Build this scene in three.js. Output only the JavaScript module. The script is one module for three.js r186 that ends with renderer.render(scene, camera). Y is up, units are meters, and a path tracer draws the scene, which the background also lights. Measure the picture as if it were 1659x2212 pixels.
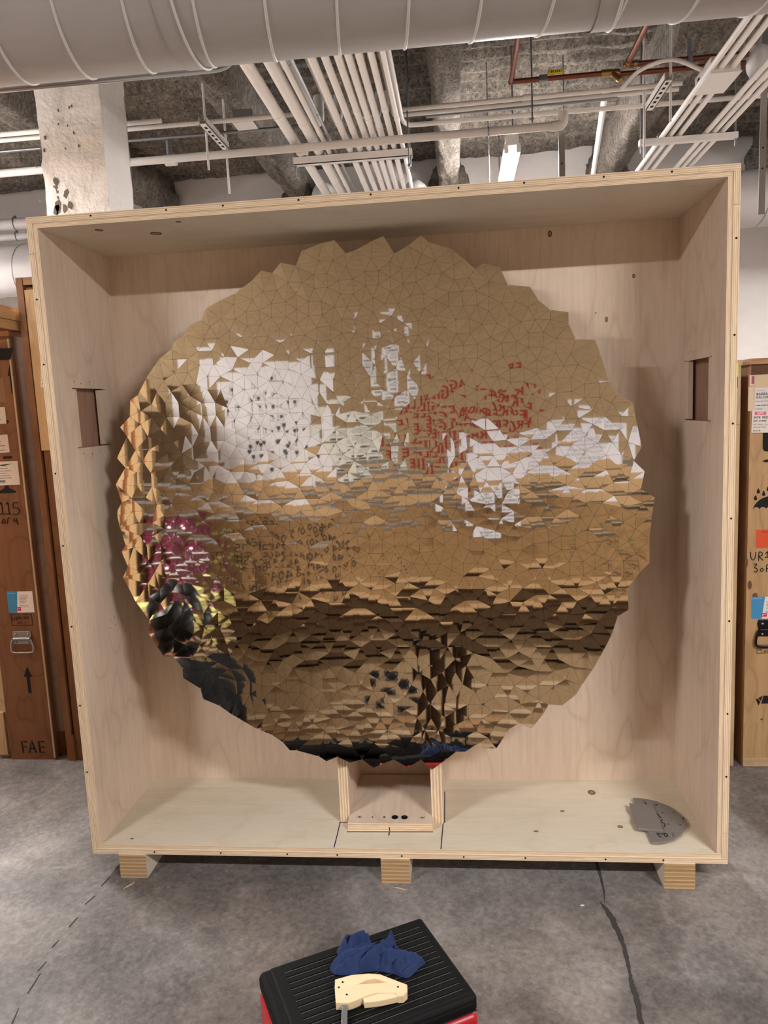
import * as THREE from 'three';
import { RectAreaLightUniformsLib } from 'three/addons/lights/RectAreaLightUniformsLib.js';
import { RoundedBoxGeometry } from 'three/addons/geometries/RoundedBoxGeometry.js';
import { mergeGeometries } from 'three/addons/utils/BufferGeometryUtils.js';
import { MarchingCubes } from 'three/addons/objects/MarchingCubes.js';

// ------------------------------------------------------------------ camera, lights, exposure
const scene = new THREE.Scene();
scene.background = new THREE.Color(0x000000);
const camera = new THREE.PerspectiveCamera(68.919, 1659 / 2212, 0.05, 40);
camera.position.set(0.2396, 1.5, 2.1856);
camera.rotation.set(-0.1375, 0.1043, -0.0458, 'YXZ');
const renderer = new THREE.WebGLRenderer({ antialias: true });
renderer.toneMapping = THREE.LinearToneMapping;
renderer.toneMappingExposure = 3.0;
renderer.shadowMap.enabled = true;
RectAreaLightUniformsLib.init();
const TUBE_GLOW = 32, PANEL = 62, LAMP_COLOR = new THREE.Color(1.0, 0.97, 0.945);
// batten lamps: [x, y, z, turned along x?, strength, where]
const LAMPS = [
  [0.6, 2.97, -3.05, false, 1.5, 'glowing above the crate, hung on a steel rod from the ceiling'],
  [-2.55, 2.92, 2.75, true, 1.75, 'in the cross row behind the photographer, at the left'],
  [2.35, 2.92, 2.75, true, 2.1, 'in the cross row behind the photographer, at the right'],
  [-2.5, 2.76, -1.15, false, 1.8, 'over the crates at the left, just out of the picture'],
  [3.3, 2.86, -2.0, false, 1.3, 'over the crates at the right, lighting the six conduits'],
  [-3.6, 2.7, -2.35, false, 1.1, 'in the rear left corner by the grey duct'],
];

// ------------------------------------------------------------------ helpers
function rng(seed) { let a = seed >>> 0; return () => { a = (a + 0x6d2b79f5) | 0; let t = Math.imul(a ^ (a >>> 15), 1 | a); t = (t + Math.imul(t ^ (t >>> 7), 61 | t)) ^ t; return ((t ^ (t >>> 14)) >>> 0) / 4294967296; }; }
const R0 = rng(7);
const taken = {};
function numbered(n) { if (taken[n] === undefined) { taken[n] = 0; return n; } taken[n]++; return n + '_' + String(taken[n]).padStart(3, '0'); }
function finish(m) { m.castShadow = true; m.receiveShadow = true; return m; }
function thing(name, label, category, pos = [0, 0, 0], turn = 0, group) {
  const o = new THREE.Group(); o.name = numbered(name); scene.add(o); o.position.set(...pos); o.rotation.y = turn;
  o.userData = { label, category }; if (group) o.userData.group = group; return o;
}
function part(name, geo, mat, parent, label) { const m = finish(new THREE.Mesh(geo, mat)); m.name = name; parent.add(m); if (label) m.userData.label = label; return m; }
function solo(name, geo, mat, label, category, group) { const m = finish(new THREE.Mesh(geo, mat)); m.name = numbered(name); scene.add(m); m.userData = { label, category }; if (group) m.userData.group = group; return m; }
function struct(name, geo, mat) { const m = finish(new THREE.Mesh(geo, mat)); m.name = name; m.userData.kind = 'structure'; scene.add(m); return m; }
const merge = (l) => mergeGeometries(l.map((g) => { const n = g.index ? g.toNonIndexed() : g.clone(); for (const k of Object.keys(n.attributes)) if (!['position', 'normal', 'uv'].includes(k)) n.deleteAttribute(k); return n; }), false);
// tileable value noise
function noiseGrid(seed, nx, ny) { const r = rng(seed), a = new Float32Array(nx * ny); for (let i = 0; i < a.length; i++) a[i] = r(); return (u, v) => {
  let x = (u - Math.floor(u)) * nx, y = (v - Math.floor(v)) * ny; const x0 = Math.floor(x) % nx, y0 = Math.floor(y) % ny, x1 = (x0 + 1) % nx, y1 = (y0 + 1) % ny;
  let fx = x - Math.floor(x), fy = y - Math.floor(y); fx = fx * fx * (3 - 2 * fx); fy = fy * fy * (3 - 2 * fy);
  const p = a[y0 * nx + x0], q = a[y0 * nx + x1], s = a[y1 * nx + x0], t = a[y1 * nx + x1]; return p + (q - p) * fx + (s + (t - s) * fx - p - (q - p) * fx) * fy; }; }
function fbm(seed, nx, ny, oct, gain = 0.5) { const l = []; let a = 1, s = 0; for (let i = 0; i < oct; i++) { l.push([noiseGrid(seed + i * 31, nx << i, ny << i), a]); s += a; a *= gain; } return (u, v) => { let t = 0; for (const [f, w] of l) t += f(u, v) * w; return t / s; }; }
const clamp = (x, a = 0, b = 1) => Math.min(b, Math.max(a, x));
const sm = (a, b, x) => { const t = clamp((x - a) / (b - a)); return t * t * (3 - 2 * t); };
function tex(w, h, fn, srgb = true) {
  const d = new Uint8Array(w * h * 4);
  for (let y = 0; y < h; y++) for (let x = 0; x < w; x++) { const c = fn((x + 0.5) / w, (y + 0.5) / h), i = (y * w + x) * 4; d[i] = clamp(c[0], 0, 255); d[i + 1] = clamp(c[1], 0, 255); d[i + 2] = clamp(c[2], 0, 255); d[i + 3] = 255; }
  const t = new THREE.DataTexture(d, w, h, THREE.RGBAFormat); t.wrapS = t.wrapT = THREE.RepeatWrapping; t.magFilter = THREE.LinearFilter; t.minFilter = THREE.LinearFilter; if (srgb) t.colorSpace = THREE.SRGBColorSpace; t.needsUpdate = true; return t;
}
const mix3 = (a, b, t) => [a[0] + (b[0] - a[0]) * t, a[1] + (b[1] - a[1]) * t, a[2] + (b[2] - a[2]) * t];
const std = (o) => new THREE.MeshStandardMaterial(o);
function canvasTex(w, h, draw) { const c = document.createElement('canvas'); c.width = w; c.height = h; const g = c.getContext('2d'); draw(g, w, h); const t = new THREE.CanvasTexture(c); t.colorSpace = THREE.SRGBColorSpace; return t; }

// wood veneer: u across the grain, v along it (1 uv = 1 m)
function woodTex(seed, base, dark, pale, o = {}) {
  const band = fbm(seed, 5, 1, 3), fine = fbm(seed + 9, 90, 2, 3, 0.7), warp = fbm(seed + 17, 3, 2, 3), blot = fbm(seed + 23, 4, 3, 4), fleck = fbm(seed + 40, 160, 24, 2, 0.6);
  const k = o.lines ?? 14, la = o.lineAmount ?? 0.25, st = o.streak ?? 0.35, bl = o.blotch ?? 0.3;
  return tex(1024, 1024, (u, v) => {
    const w = warp(u, v), ring = Math.abs(Math.sin((band(u, v * 0.5) * 2.2 + w * 1.5) * k)), line = Math.pow(1 - ring, 5) * la;
    const s = (fine(u, v) - 0.5) * st + (blot(u, v) - 0.5) * bl * 2;
    let c = mix3(base, s > 0 ? pale : dark, clamp(Math.abs(s) * 1.3)); c = mix3(c, dark, line * (0.4 + blot(v, u)));
    const f = (fleck(u, v) - 0.5) * 9; return [c[0] + f, c[1] + f, c[2] + f];
  });
}
const T = {};
T.ply = woodTex(11, [229, 209, 189], [196, 168, 146], [240, 224, 208], { lines: 9, lineAmount: 0.35, streak: 0.4, blotch: 0.28 });
T.plyBase = woodTex(61, [228, 217, 197], [198, 182, 156], [240, 231, 214], { lines: 7, lineAmount: 0.22, streak: 0.25, blotch: 0.42 });
T.old = woodTex(23, [172, 130, 90], [120, 80, 50], [194, 154, 112], { lines: 12, lineAmount: 0.5, streak: 0.5, blotch: 0.35 });
T.kraft = woodTex(37, [194, 171, 138], [162, 137, 106], [210, 189, 158], { lines: 10, lineAmount: 0.55, streak: 0.55, blotch: 0.3 });
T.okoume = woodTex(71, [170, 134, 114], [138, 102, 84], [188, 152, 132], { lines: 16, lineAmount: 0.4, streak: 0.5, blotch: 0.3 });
T.edge = (() => { // pale plies with thin darker glue lines
  const n = fbm(5, 40, 8, 3), big = fbm(8, 10, 3, 2); const seq = [0.05, 0.5, 0.0, 0.4, 0.04, 0.62, 0.08]; return tex(512, 128, (u, v) => {
  const p = v * 7 + (n(u, v) - 0.5) * 0.25, i = clamp(Math.floor(p), 0, 6), f = p - i, joint = Math.pow(Math.abs(f - 0.5) * 2, 10); let c = mix3([242, 222, 192], [182, 142, 108], clamp(seq[i] * (0.8 + 0.3 * big(u, v)) + joint * 0.3)); const k = (n(u * 3, v) - 0.5) * 26; return [c[0] + k, c[1] + k, c[2] + k]; }); })();
T.concrete = (() => { const a = fbm(101, 5, 5, 6, 0.55), b = fbm(131, 9, 9, 5, 0.6), hue = fbm(151, 4, 4, 4), fine = fbm(171, 180, 180, 3, 0.8), vein = fbm(191, 7, 7, 5), dark = fbm(211, 6, 6, 5);
  return tex(2048, 2048, (u, v) => { const m = a(u, v), h = hue(u, v), ve = Math.pow(1 - Math.abs(vein(u, v) - 0.5) * 2, 14) * 16, dk = sm(0.56, 0.72, dark(u, v)) * 26;
    const l = 128 + (m - 0.5) * 92 + (b(u, v) - 0.5) * 62 + (fine(u, v) - 0.5) * 58 + ve - dk; return [l * (1.0 + (h - 0.5) * 0.10), l * 0.972, l * (0.955 - (h - 0.5) * 0.09)]; }); })();
T.concreteBump = (() => { const a = fbm(102, 40, 40, 5, 0.6); return tex(1024, 1024, (u, v) => { const l = a(u, v) * 255; return [l, l, l]; }, false); })();
T.fire = (() => { const a = fbm(301, 60, 60, 4, 0.7), b = fbm(311, 5, 5, 4), c = fbm(321, 190, 190, 2); return tex(1024, 1024, (u, v) => { const l = 104 + (a(u, v) - 0.5) * 96 + (b(u, v) - 0.5) * 60 - sm(0.62, 0.78, c(u, v)) * 36; return [l * 1.03, l * 0.955, l * 0.87]; }); })();
T.paint = (() => { const a = fbm(401, 6, 6, 4), f = fbm(403, 120, 120, 3); return tex(512, 512, (u, v) => { const l = 228 + (a(u, v) - 0.5) * 14 + (f(u, v) - 0.5) * 8; return [l, l * 0.985, l * 0.97]; }); })();
T.streakBump = (() => { const a = fbm(501, 8, 50, 4); return tex(512, 512, (u, v) => { const l = a(u, v) * 255; return [l, l, l]; }, false); })();

const M = {
  ply: std({ map: T.ply, roughness: 0.72 }), plyBase: std({ map: T.plyBase, roughness: 0.66 }), edge: std({ map: T.edge, roughness: 0.85 }),
  old: std({ map: T.old, roughness: 0.62 }), oldShade: std({ map: T.old, color: 0xb89878, roughness: 0.7 }), kraft: std({ map: T.kraft, roughness: 0.7 }), kraftPale: std({ map: T.kraft, color: 0xfffaf2, roughness: 0.7 }),  // second one: old wood darkened, shade of gaps and undersides put into the tint
  pine: std({ map: T.kraft, color: 0xfff0d8, roughness: 0.6 }),
  concrete: std({ map: T.concrete, color: 0xf2ece8, bumpMap: T.concreteBump, bumpScale: 0.0016, roughness: 0.62 }),
  fire: std({ map: T.fire, bumpMap: T.fire, bumpScale: 0.012, roughness: 1 }),
  wall: std({ map: T.paint, color: 0xf2efee, roughness: 0.9 }), column: std({ map: T.paint, bumpMap: T.concreteBump, bumpScale: 0.004, roughness: 0.75 }),
  duct: std({ map: T.paint, color: 0xc9c6c8, roughness: 0.55, metalness: 0.0 }), seam: std({ color: 0xe4e2e2, roughness: 0.5 }),
  pipe: std({ color: 0xf3f0ec, roughness: 0.5 }), pipeDim: std({ color: 0xd8d3cd, roughness: 0.55 }),
  steel: std({ color: 0xa6a8ac, metalness: 1, roughness: 0.32 }), zinc: std({ color: 0x8d8e92, metalness: 0.9, roughness: 0.45 }), darkSteel: std({ color: 0x2a2a2c, metalness: 0.8, roughness: 0.4 }),
  copper: std({ color: 0x7e4c3a, metalness: 0.8, roughness: 0.42 }), brass: std({ color: 0xa98658, metalness: 0.9, roughness: 0.38 }),
  black: new THREE.MeshPhysicalMaterial({ color: 0x0b0b0c, roughness: 0.42, specularIntensity: 0.6 }), ink: std({ color: 0x101010, roughness: 0.85 }), grey: std({ color: 0x8f8b88, roughness: 0.45, metalness: 0.2 }),
  white: std({ color: 0xeeecea, roughness: 0.6 }), lampBody: std({ color: 0xe6e4e2, roughness: 0.45 }), tube: std({ color: 0xffffff, emissive: LAMP_COLOR, emissiveIntensity: TUBE_GLOW, roughness: 0.4 }),
  mirror: std({ color: 0xdedad4, metalness: 1, roughness: 0.025 }), backing: std({ color: 0x3a322a, roughness: 0.9 }),
  edgeDark: std({ map: T.kraft, color: 0xe6cdb0, roughness: 0.85 }), penInk: std({ color: 0x1a2440, roughness: 0.8 }), knotPale: std({ color: 0xa88a68, roughness: 0.8 }),
  duct2: std({ map: T.paint, color: 0xcfcdcf, roughness: 0.5 }), yellow: std({ color: 0xd8c21e, roughness: 0.5 }),
  paper: std({ color: 0xe4dfd8, roughness: 0.8 }), tan: std({ map: T.kraft, color: 0xf2e0c8, roughness: 0.6 }), bandBrown: std({ map: T.old, color: 0x8a7a68, roughness: 0.7 }),
  red: std({ color: 0xb3141f, roughness: 0.38 }), lid: new THREE.MeshPhysicalMaterial({ color: 0x070708, roughness: 0.68, specularIntensity: 0.4, bumpMap: T.concreteBump, bumpScale: 0.0004 }), lidLine: std({ color: 0x4c4b48, roughness: 0.6 }), plate: std({ color: 0x8e8a88, metalness: 0.3, roughness: 0.5 }),
  navy: std({ color: 0x172c58, roughness: 0.85 }), beech: std({ map: T.plyBase, color: 0xfff0d6, roughness: 0.55 }), barSteel: std({ color: 0x9a9ca0, metalness: 0.8, roughness: 0.4 }),
  
  slotShade: std({ map: T.kraft, color: 0x9a8a7a, roughness: 0.8 }),  // kraft wood with the shade inside the crate gaps put into its colour
  kraftWide: std({ map: T.kraft, color: 0xd4cbbe, roughness: 0.75 }), kraftBrown: std({ map: T.kraft, color: 0xc2aa88, roughness: 0.7 }), kraftShade: std({ map: T.kraft, color: 0xc8bcac, roughness: 0.75 }),  // last one: low crates, shade under the overhang put into the tint
  okoume: std({ map: T.okoume, roughness: 0.7 }), oldLeftShade: std({ map: T.old, color: 0xb8a698, roughness: 0.6 }),  // last one: old wood, the shade on the left crates put into the tint
  green: std({ color: 0x1f6a3c, roughness: 0.8 }), maroonInk: std({ color: 0x6b4a50, roughness: 0.8 }), paleYellow: std({ color: 0xd8cf86, roughness: 0.55 }), stripeA: std({ map: T.old, color: 0xd8a878, roughness: 0.45 }), stripeB: std({ map: T.kraft, color: 0xffeed6, roughness: 0.45 }),
  plastic: new THREE.MeshPhysicalMaterial({ color: 0xffffff, transmission: 1, roughness: 0.12, thickness: 0, ior: 1.45 }), magenta: new THREE.MeshPhysicalMaterial({ color: 0x6c1238, roughness: 0.25, clearcoat: 1, clearcoatRoughness: 0.08 }),
  skin: std({ color: 0xc48a72, roughness: 0.6 }), shirt: std({ color: 0x0b0b0d, roughness: 0.9 }), jeans: std({ color: 0x10162e, roughness: 0.9 }), hair: std({ color: 0x120d0a, roughness: 0.5 }), lips: std({ color: 0x9a5a50, roughness: 0.5 }),
  knot: std({ color: 0x6a4a30, roughness: 0.8 }), hole: std({ color: 0x16110d, roughness: 1 }),
};
// box with uv in metres; grain runs along `g`; edge faces get the ply-edge material when edge is set. material order px nx py ny pz nz
function slabGeo(w, h, d, g = 'y', edge = false) {
  const geo = new THREE.BoxGeometry(w, h, d), p = geo.attributes.position, n = geo.attributes.normal, uv = geo.attributes.uv, s = { x: w, y: h, z: d };
  const thin = w <= h && w <= d ? 'x' : h <= d ? 'y' : 'z', ou = R0() * 3, ov = R0() * 3;
  for (let i = 0; i < p.count; i++) {
    const P = { x: p.getX(i), y: p.getY(i), z: p.getZ(i) }, ax = Math.abs(n.getX(i)) > 0.5 ? 'x' : Math.abs(n.getY(i)) > 0.5 ? 'y' : 'z', o = ['x', 'y', 'z'].filter((k) => k !== ax);
    if (edge && ax !== thin) { const along = o.find((k) => k !== thin); uv.setXY(i, P[along] * 0.3 + ou, P[thin] / s[thin] + 0.5); } else { const v = o.includes(g) ? g : o[1], u = o.find((k) => k !== v); uv.setXY(i, P[u] + ou, P[v] + ov); }
  }
  if (edge) { geo.clearGroups(); const per = 6; ['x', 'x', 'y', 'y', 'z', 'z'].forEach((ax, i) => geo.addGroup(i * per, per, ax === thin ? 0 : 1)); }
  return geo;
}
function slab(name, parent, [x, y, z], [w, h, d], mat, g = 'y', edge = false, label) { const m = part(name, slabGeo(w, h, d, g, edge), edge ? [mat, M.edge] : mat, parent, label); m.position.set(x, y, z); return m; }
// uv by dominant axis, in metres, on any geometry
function axisUV(geo, g = 'y', k = 1) { const q = geo.index ? geo.toNonIndexed() : geo, p = q.attributes.position, uv = new Float32Array(p.count * 2), a = new THREE.Vector3(), b = new THREE.Vector3(), c = new THREE.Vector3(), ou = R0() * 3, ov = R0() * 3;
  for (let i = 0; i < p.count; i += 3) { a.fromBufferAttribute(p, i); b.fromBufferAttribute(p, i + 1).sub(a); c.fromBufferAttribute(p, i + 2).sub(a); b.cross(c); const ax = Math.abs(b.x) > Math.abs(b.y) && Math.abs(b.x) > Math.abs(b.z) ? 'x' : Math.abs(b.y) > Math.abs(b.z) ? 'y' : 'z', o = ['x', 'y', 'z'].filter((t) => t !== ax), v = o.includes(g) ? g : o[1], u = o.find((t) => t !== v);
    for (let j = i; j < i + 3; j++) { const P = { x: p.getX(j), y: p.getY(j), z: p.getZ(j) }; uv[j * 2] = P[u] * k + ou; uv[j * 2 + 1] = P[v] * k + ov; } }
  q.setAttribute('uv', new THREE.BufferAttribute(uv, 2)); return q; }
function poly(pts, depth, bevel = 0, holes = []) { const s = new THREE.Shape(pts.map((p) => new THREE.Vector2(...p))); for (const h of holes) { const q = new THREE.Path(); q.absarc(h[0], h[1], h[2], 0, Math.PI * 2, true); s.holes.push(q); }
  return new THREE.ExtrudeGeometry(s, { depth, bevelEnabled: bevel > 0, bevelSize: bevel, bevelThickness: bevel, bevelSegments: 2, curveSegments: 14 }); }
// shape given in floor coordinates [x, z], laid flat with its underside at y
function flat(pts, y, depth, bevel = 0, holes = []) { const g = poly(pts.map(([x, z]) => [x, -z]), depth, bevel, holes.map(([x, z, r]) => [x, -z, r])); g.rotateX(-Math.PI / 2); g.translate(0, y + bevel, 0); return g; }
const V = (x, y, z) => new THREE.Vector3(x, y, z);
function rod(a, b, r, seg = 16, open = false) { const A = V(...a), B = V(...b), d = B.clone().sub(A), L = d.length(), g = new THREE.CylinderGeometry(r, r, L, seg, 1, open); g.applyQuaternion(new THREE.Quaternion().setFromUnitVectors(V(0, 1, 0), d.normalize())); const c = A.add(B).multiplyScalar(0.5); g.translate(c.x, c.y, c.z); return g; }
function tubePath(pts, r, seg = 60, rs = 12, tension = 0.5) { return new THREE.TubeGeometry(new THREE.CatmullRomCurve3(pts.map((p) => V(...p)), false, 'catmullrom', tension), seg, r, rs, false); }
function box(x0, x1, y0, y1, z0, z1) { const g = new THREE.BoxGeometry(x1 - x0, y1 - y0, z1 - z0); g.translate((x0 + x1) / 2, (y0 + y1) / 2, (z0 + z1) / 2); return g; }
function rbox(w, h, d, r, seg = 2) { return new RoundedBoxGeometry(w, h, d, seg, r); }

// ------------------------------------------------------------------ the setting
const ROOM = { x0: -5.2, x1: 5.2, z0: -4.3, z1: 6.2, h: 3.5 };
{
  const g = new THREE.BoxGeometry(11, 0.2, 11); { const p = g.attributes.position, u = g.attributes.uv; for (let i = 0; i < p.count; i++) u.setXY(i, p.getX(i) / 2.4 + 0.13, p.getZ(i) / 2.4 + 0.37); }
  g.translate(0, -0.1, 0.95); const floor = struct('floor', g, M.concrete);
  // control joints: an irregular dark filler strip, broken in places
  const filler = std({ color: 0x3d3a37, roughness: 0.95 });
  const strip = (pts, wid, seed) => { const r = rng(seed), L = [], Rr = []; for (let i = 0; i < pts.length - 1; i++) for (let k = 0; k < 6; k++) { const t = k / 6, x = pts[i][0] + (pts[i + 1][0] - pts[i][0]) * t, z = pts[i][1] + (pts[i + 1][1] - pts[i][1]) * t, w = wid[i] + (wid[i + 1] - wid[i]) * t; L.push([x - w * (0.6 + r() * 0.6), z]); Rr.push([x + w * (0.6 + r() * 0.6), z]); }
    const e = pts.length - 1; L.push([pts[e][0] - wid[e] * 0.8, pts[e][1]]); Rr.push([pts[e][0] + wid[e] * 0.8, pts[e][1]]);
    return flat([...L, ...Rr.reverse()], 0, 0.0012); };
  part('joint_filler', strip([[0.640, -0.4], [0.643, -0.1], [0.640, 0.02], [0.632, 0.07]], [0.003, 0.005, 0.003, 0.0008], 3), filler, floor);
  part('joint_filler', strip([[0.618, 0.075], [0.628, 0.10], [0.640, 0.15], [0.643, 0.19], [0.648, 0.25]], [0.002, 0.006, 0.010, 0.009, 0.006], 4), filler, floor);
  part('joint_filler', strip([[0.648, 0.25], [0.647, 0.31], [0.643, 0.36], [0.638, 0.40], [0.642, 0.44], [0.634, 0.52], [0.63, 0.7]], [0.006, 0.006, 0.004, 0.007, 0.008, 0.006, 0.005], 5), filler, floor);
  [[[-0.95, -0.15], [-0.956, -0.04]], [[-0.962, 0.0], [-0.966, 0.05]], [[-0.963, 0.1], [-0.975, 0.14]], [[-0.968, 0.2], [-0.972, 0.245]], [[-0.974, 0.3], [-0.978, 0.33]], [[-0.963, 0.385], [-0.968, 0.42]], [[-0.955, 0.43], [-0.95, 0.5]], [[-0.945, 0.55], [-0.93, 0.61]]].forEach((s, i) => part('joint_filler', strip(s, [0.0016, 0.0024], 20 + i), filler, floor));
  // white flecks of dust and plaster on the floor
}
struct('wall_back', box(-5.5, 5.5, 0, 3.7, -4.5, -4.3), M.wall); struct('wall_front', box(-5.5, 5.5, 0, 3.7, 6.2, 6.4), M.wall);
struct('wall_left', box(-5.4, -5.2, 0, 3.7, -4.3, 6.2), M.wall); struct('wall_right', box(5.2, 5.4, 0, 3.7, -4.3, 6.2), M.wall);
{ // sprayed metal deck: ridges along x, lumpy
  const nx = 240, nz = 300, g = new THREE.PlaneGeometry(10.6, 10.6, nx, nz); g.rotateX(Math.PI / 2); g.translate(0, 0, 0.95);
  const n1 = fbm(77, 60, 60, 4, 0.6), n2 = fbm(78, 14, 30, 3), p = g.attributes.position, uv = g.attributes.uv;
  for (let i = 0; i < p.count; i++) { const x = p.getX(i), z = p.getZ(i), u = x / 10.6, v = z / 10.6; const ridge = Math.pow(0.5 + 0.5 * Math.sin((z + (n2(u, v) - 0.5) * 0.10) * Math.PI * 2 / 0.155), 1.6); p.setY(i, 3.49 + ridge * 0.055 - n1(u, v) * 0.045 + 0.012); uv.setXY(i, x / 1.1, z / 1.1); }
  g.computeVertexNormals(); const idx = g.index.array.slice(); // underside faces down
  const lid = box(-5.5, 5.5, 3.56, 3.7, -4.5, 6.4); lid.deleteAttribute('uv'); lid.setAttribute('uv', new THREE.BufferAttribute(new Float32Array(lid.attributes.position.count * 2), 2));
  g.setIndex(new THREE.BufferAttribute(idx, 1)); struct('ceiling', merge([g, lid]), M.fire);
}
function lumpyBeam(x, w, h, z0, z1, seed) { // sprayed beam along z
  const ns = 150, nr = 36, n = fbm(seed, 16, 70, 4, 0.62), pos = [], uv = [], idx = [];
  for (let i = 0; i <= ns; i++) for (let j = 0; j <= nr; j++) { const t = j / nr * Math.PI * 2, c = Math.cos(t), s = Math.sin(t), sq = 1 / Math.max(Math.abs(c), Math.abs(s)), k = 0.35 + 0.65 * Math.min(sq, 1.36), d = 1 + (n(j / nr, i / ns) - 0.5) * 0.34; pos.push(x + c * k * w / 2 * d, 3.2 + h / 2 + s * k * h / 2 * d, z0 + (z1 - z0) * i / ns); uv.push(j / nr * 0.9, (z1 - z0) * i / ns / 1.1); }
  for (let i = 0; i < ns; i++) for (let j = 0; j < nr; j++) { const a = i * (nr + 1) + j, b = a + nr + 1; idx.push(a, a + 1, b, b, a + 1, b + 1); }
  const g = new THREE.BufferGeometry(); g.setAttribute('position', new THREE.Float32BufferAttribute(pos, 3)); g.setAttribute('uv', new THREE.Float32BufferAttribute(uv, 2)); g.setIndex(idx); g.computeVertexNormals(); return g; }
[[-2.2, 0.2], [-0.985, 0.2], [0.225, 0.17], [1.47, 0.19], [2.7, 0.19]].forEach(([x, w], i) => struct('ceiling_beam_' + (i + 1), lumpyBeam(x, w, 0.34, -4.3, 6.2, 600 + i * 7), M.fire));
[-2.2, -0.985, 0.225, 1.47, 2.7].forEach((x, i) => { // sprayed bracket lump where a beam meets the wall
  const g = new THREE.SphereGeometry(0.2, 40, 30), n = fbm(700 + i, 24, 24, 3), p = g.attributes.position, uv = g.attributes.uv; for (let k = 0; k < p.count; k++) { const d = 0.8 + 0.4 * n(uv.getX(k), uv.getY(k)); p.setXYZ(k, p.getX(k) * d * 0.85, p.getY(k) * d * 1.35, p.getZ(k) * d * 0.6); } g.computeVertexNormals(); g.translate(x, 3.2, -4.2); struct('beam_bracket_' + (i + 1), g, M.fire); });
{ // peeling white column with chips
  const col = struct('column', (() => { const g = new THREE.BoxGeometry(0.305, 3.5, 0.28, 24, 160, 20), n = fbm(801, 12, 60, 4), p = g.attributes.position, q = g.attributes.normal, uv = g.attributes.uv; for (let i = 0; i < p.count; i++) { const ax = Math.abs(q.getX(i)) > 0.5; const u = ax ? p.getZ(i) : p.getX(i) + 0.5, v = p.getY(i); const edge = Math.max(0, 1 - Math.min(0.1525 - Math.abs(p.getX(i)), 0.14 - Math.abs(p.getZ(i)) + (ax ? 1 : 0)) / 0.02); const d = (n(u, v / 3.5) - 0.5) * 0.012; p.setXYZ(i, p.getX(i) + Math.sign(p.getX(i)) * d * (Math.abs(p.getX(i)) > 0.15 ? 1 : 0), p.getY(i), p.getZ(i) + Math.sign(p.getZ(i)) * d * (Math.abs(p.getZ(i)) > 0.138 ? 1 : 0)); uv.setXY(i, u, v); } g.computeVertexNormals(); g.translate(-1.4925, 1.75, -1.44); return g; })(), M.column);
  const r = rng(55); // bug holes and knocked-out chips
  for (let i = 0; i < 26; i++) { const big = i < 9, s = big ? 0.008 + r() * 0.012 : 0.003 + r() * 0.003, k = 7, pts = []; for (let j = 0; j < k; j++) { const a = j / k * 6.283, q = s * (0.5 + r() * 0.9); pts.push([Math.cos(a) * q * 0.8, Math.sin(a) * q * 1.5]); }
    const g = poly(pts, 0.003); g.translate(-1.56 + (r() - 0.5) * (big ? 0.09 : 0.24), big ? 2.52 + (r() - 0.3) * 0.14 : 2.45 + r() * 0.55, -1.304 + 0.004); part('chip', g, M.zinc.clone ? std({ color: 0x6b6460, roughness: 1 }) : M.ink, col); }
}

// ------------------------------------------------------------------ lamps
LAMPS.forEach(([x, y, z, along, k, where]) => {
  const t = thing('batten_lamp', 'white two-tube batten lamp ' + where, 'lamp', [x, y, z], along ? Math.PI / 2 : 0, 'batten lamps');
  part('housing', rbox(0.075, 0.06, 1.22, 0.006).translate(0, 0.035, 0), M.lampBody, t);
  for (const s of [-1, 1]) { part('tube', rod([s * 0.035, -0.015, -0.585], [s * 0.035, -0.015, 0.585], 0.0135, 20), M.tube, t, 'lit fluorescent tube'); for (const e of [-1, 1]) part('socket', rbox(0.026, 0.05, 0.016, 0.003).translate(s * 0.035, -0.008, e * 0.598), M.lampBody, t); }
  part('channel', merge([box(-0.021, 0.021, 0.066, 0.07, -0.72, 0.72), box(-0.021, -0.018, 0.066, 0.1, -0.72, 0.72), box(0.018, 0.021, 0.066, 0.1, -0.72, 0.72)]), M.white, t, 'slotted steel channel above the housing');
  for (const e of [-1, 1]) part('rod', rod([0, 0.07, e * 0.66], [0, 3.5 - y, e * 0.66], 0.005, 10), M.zinc, t);
  const a = new THREE.RectAreaLight(LAMP_COLOR, PANEL * k, 0.1, 1.17); a.position.set(0, -0.032, 0); a.rotation.x = -Math.PI / 2; t.add(a);
});

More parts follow.
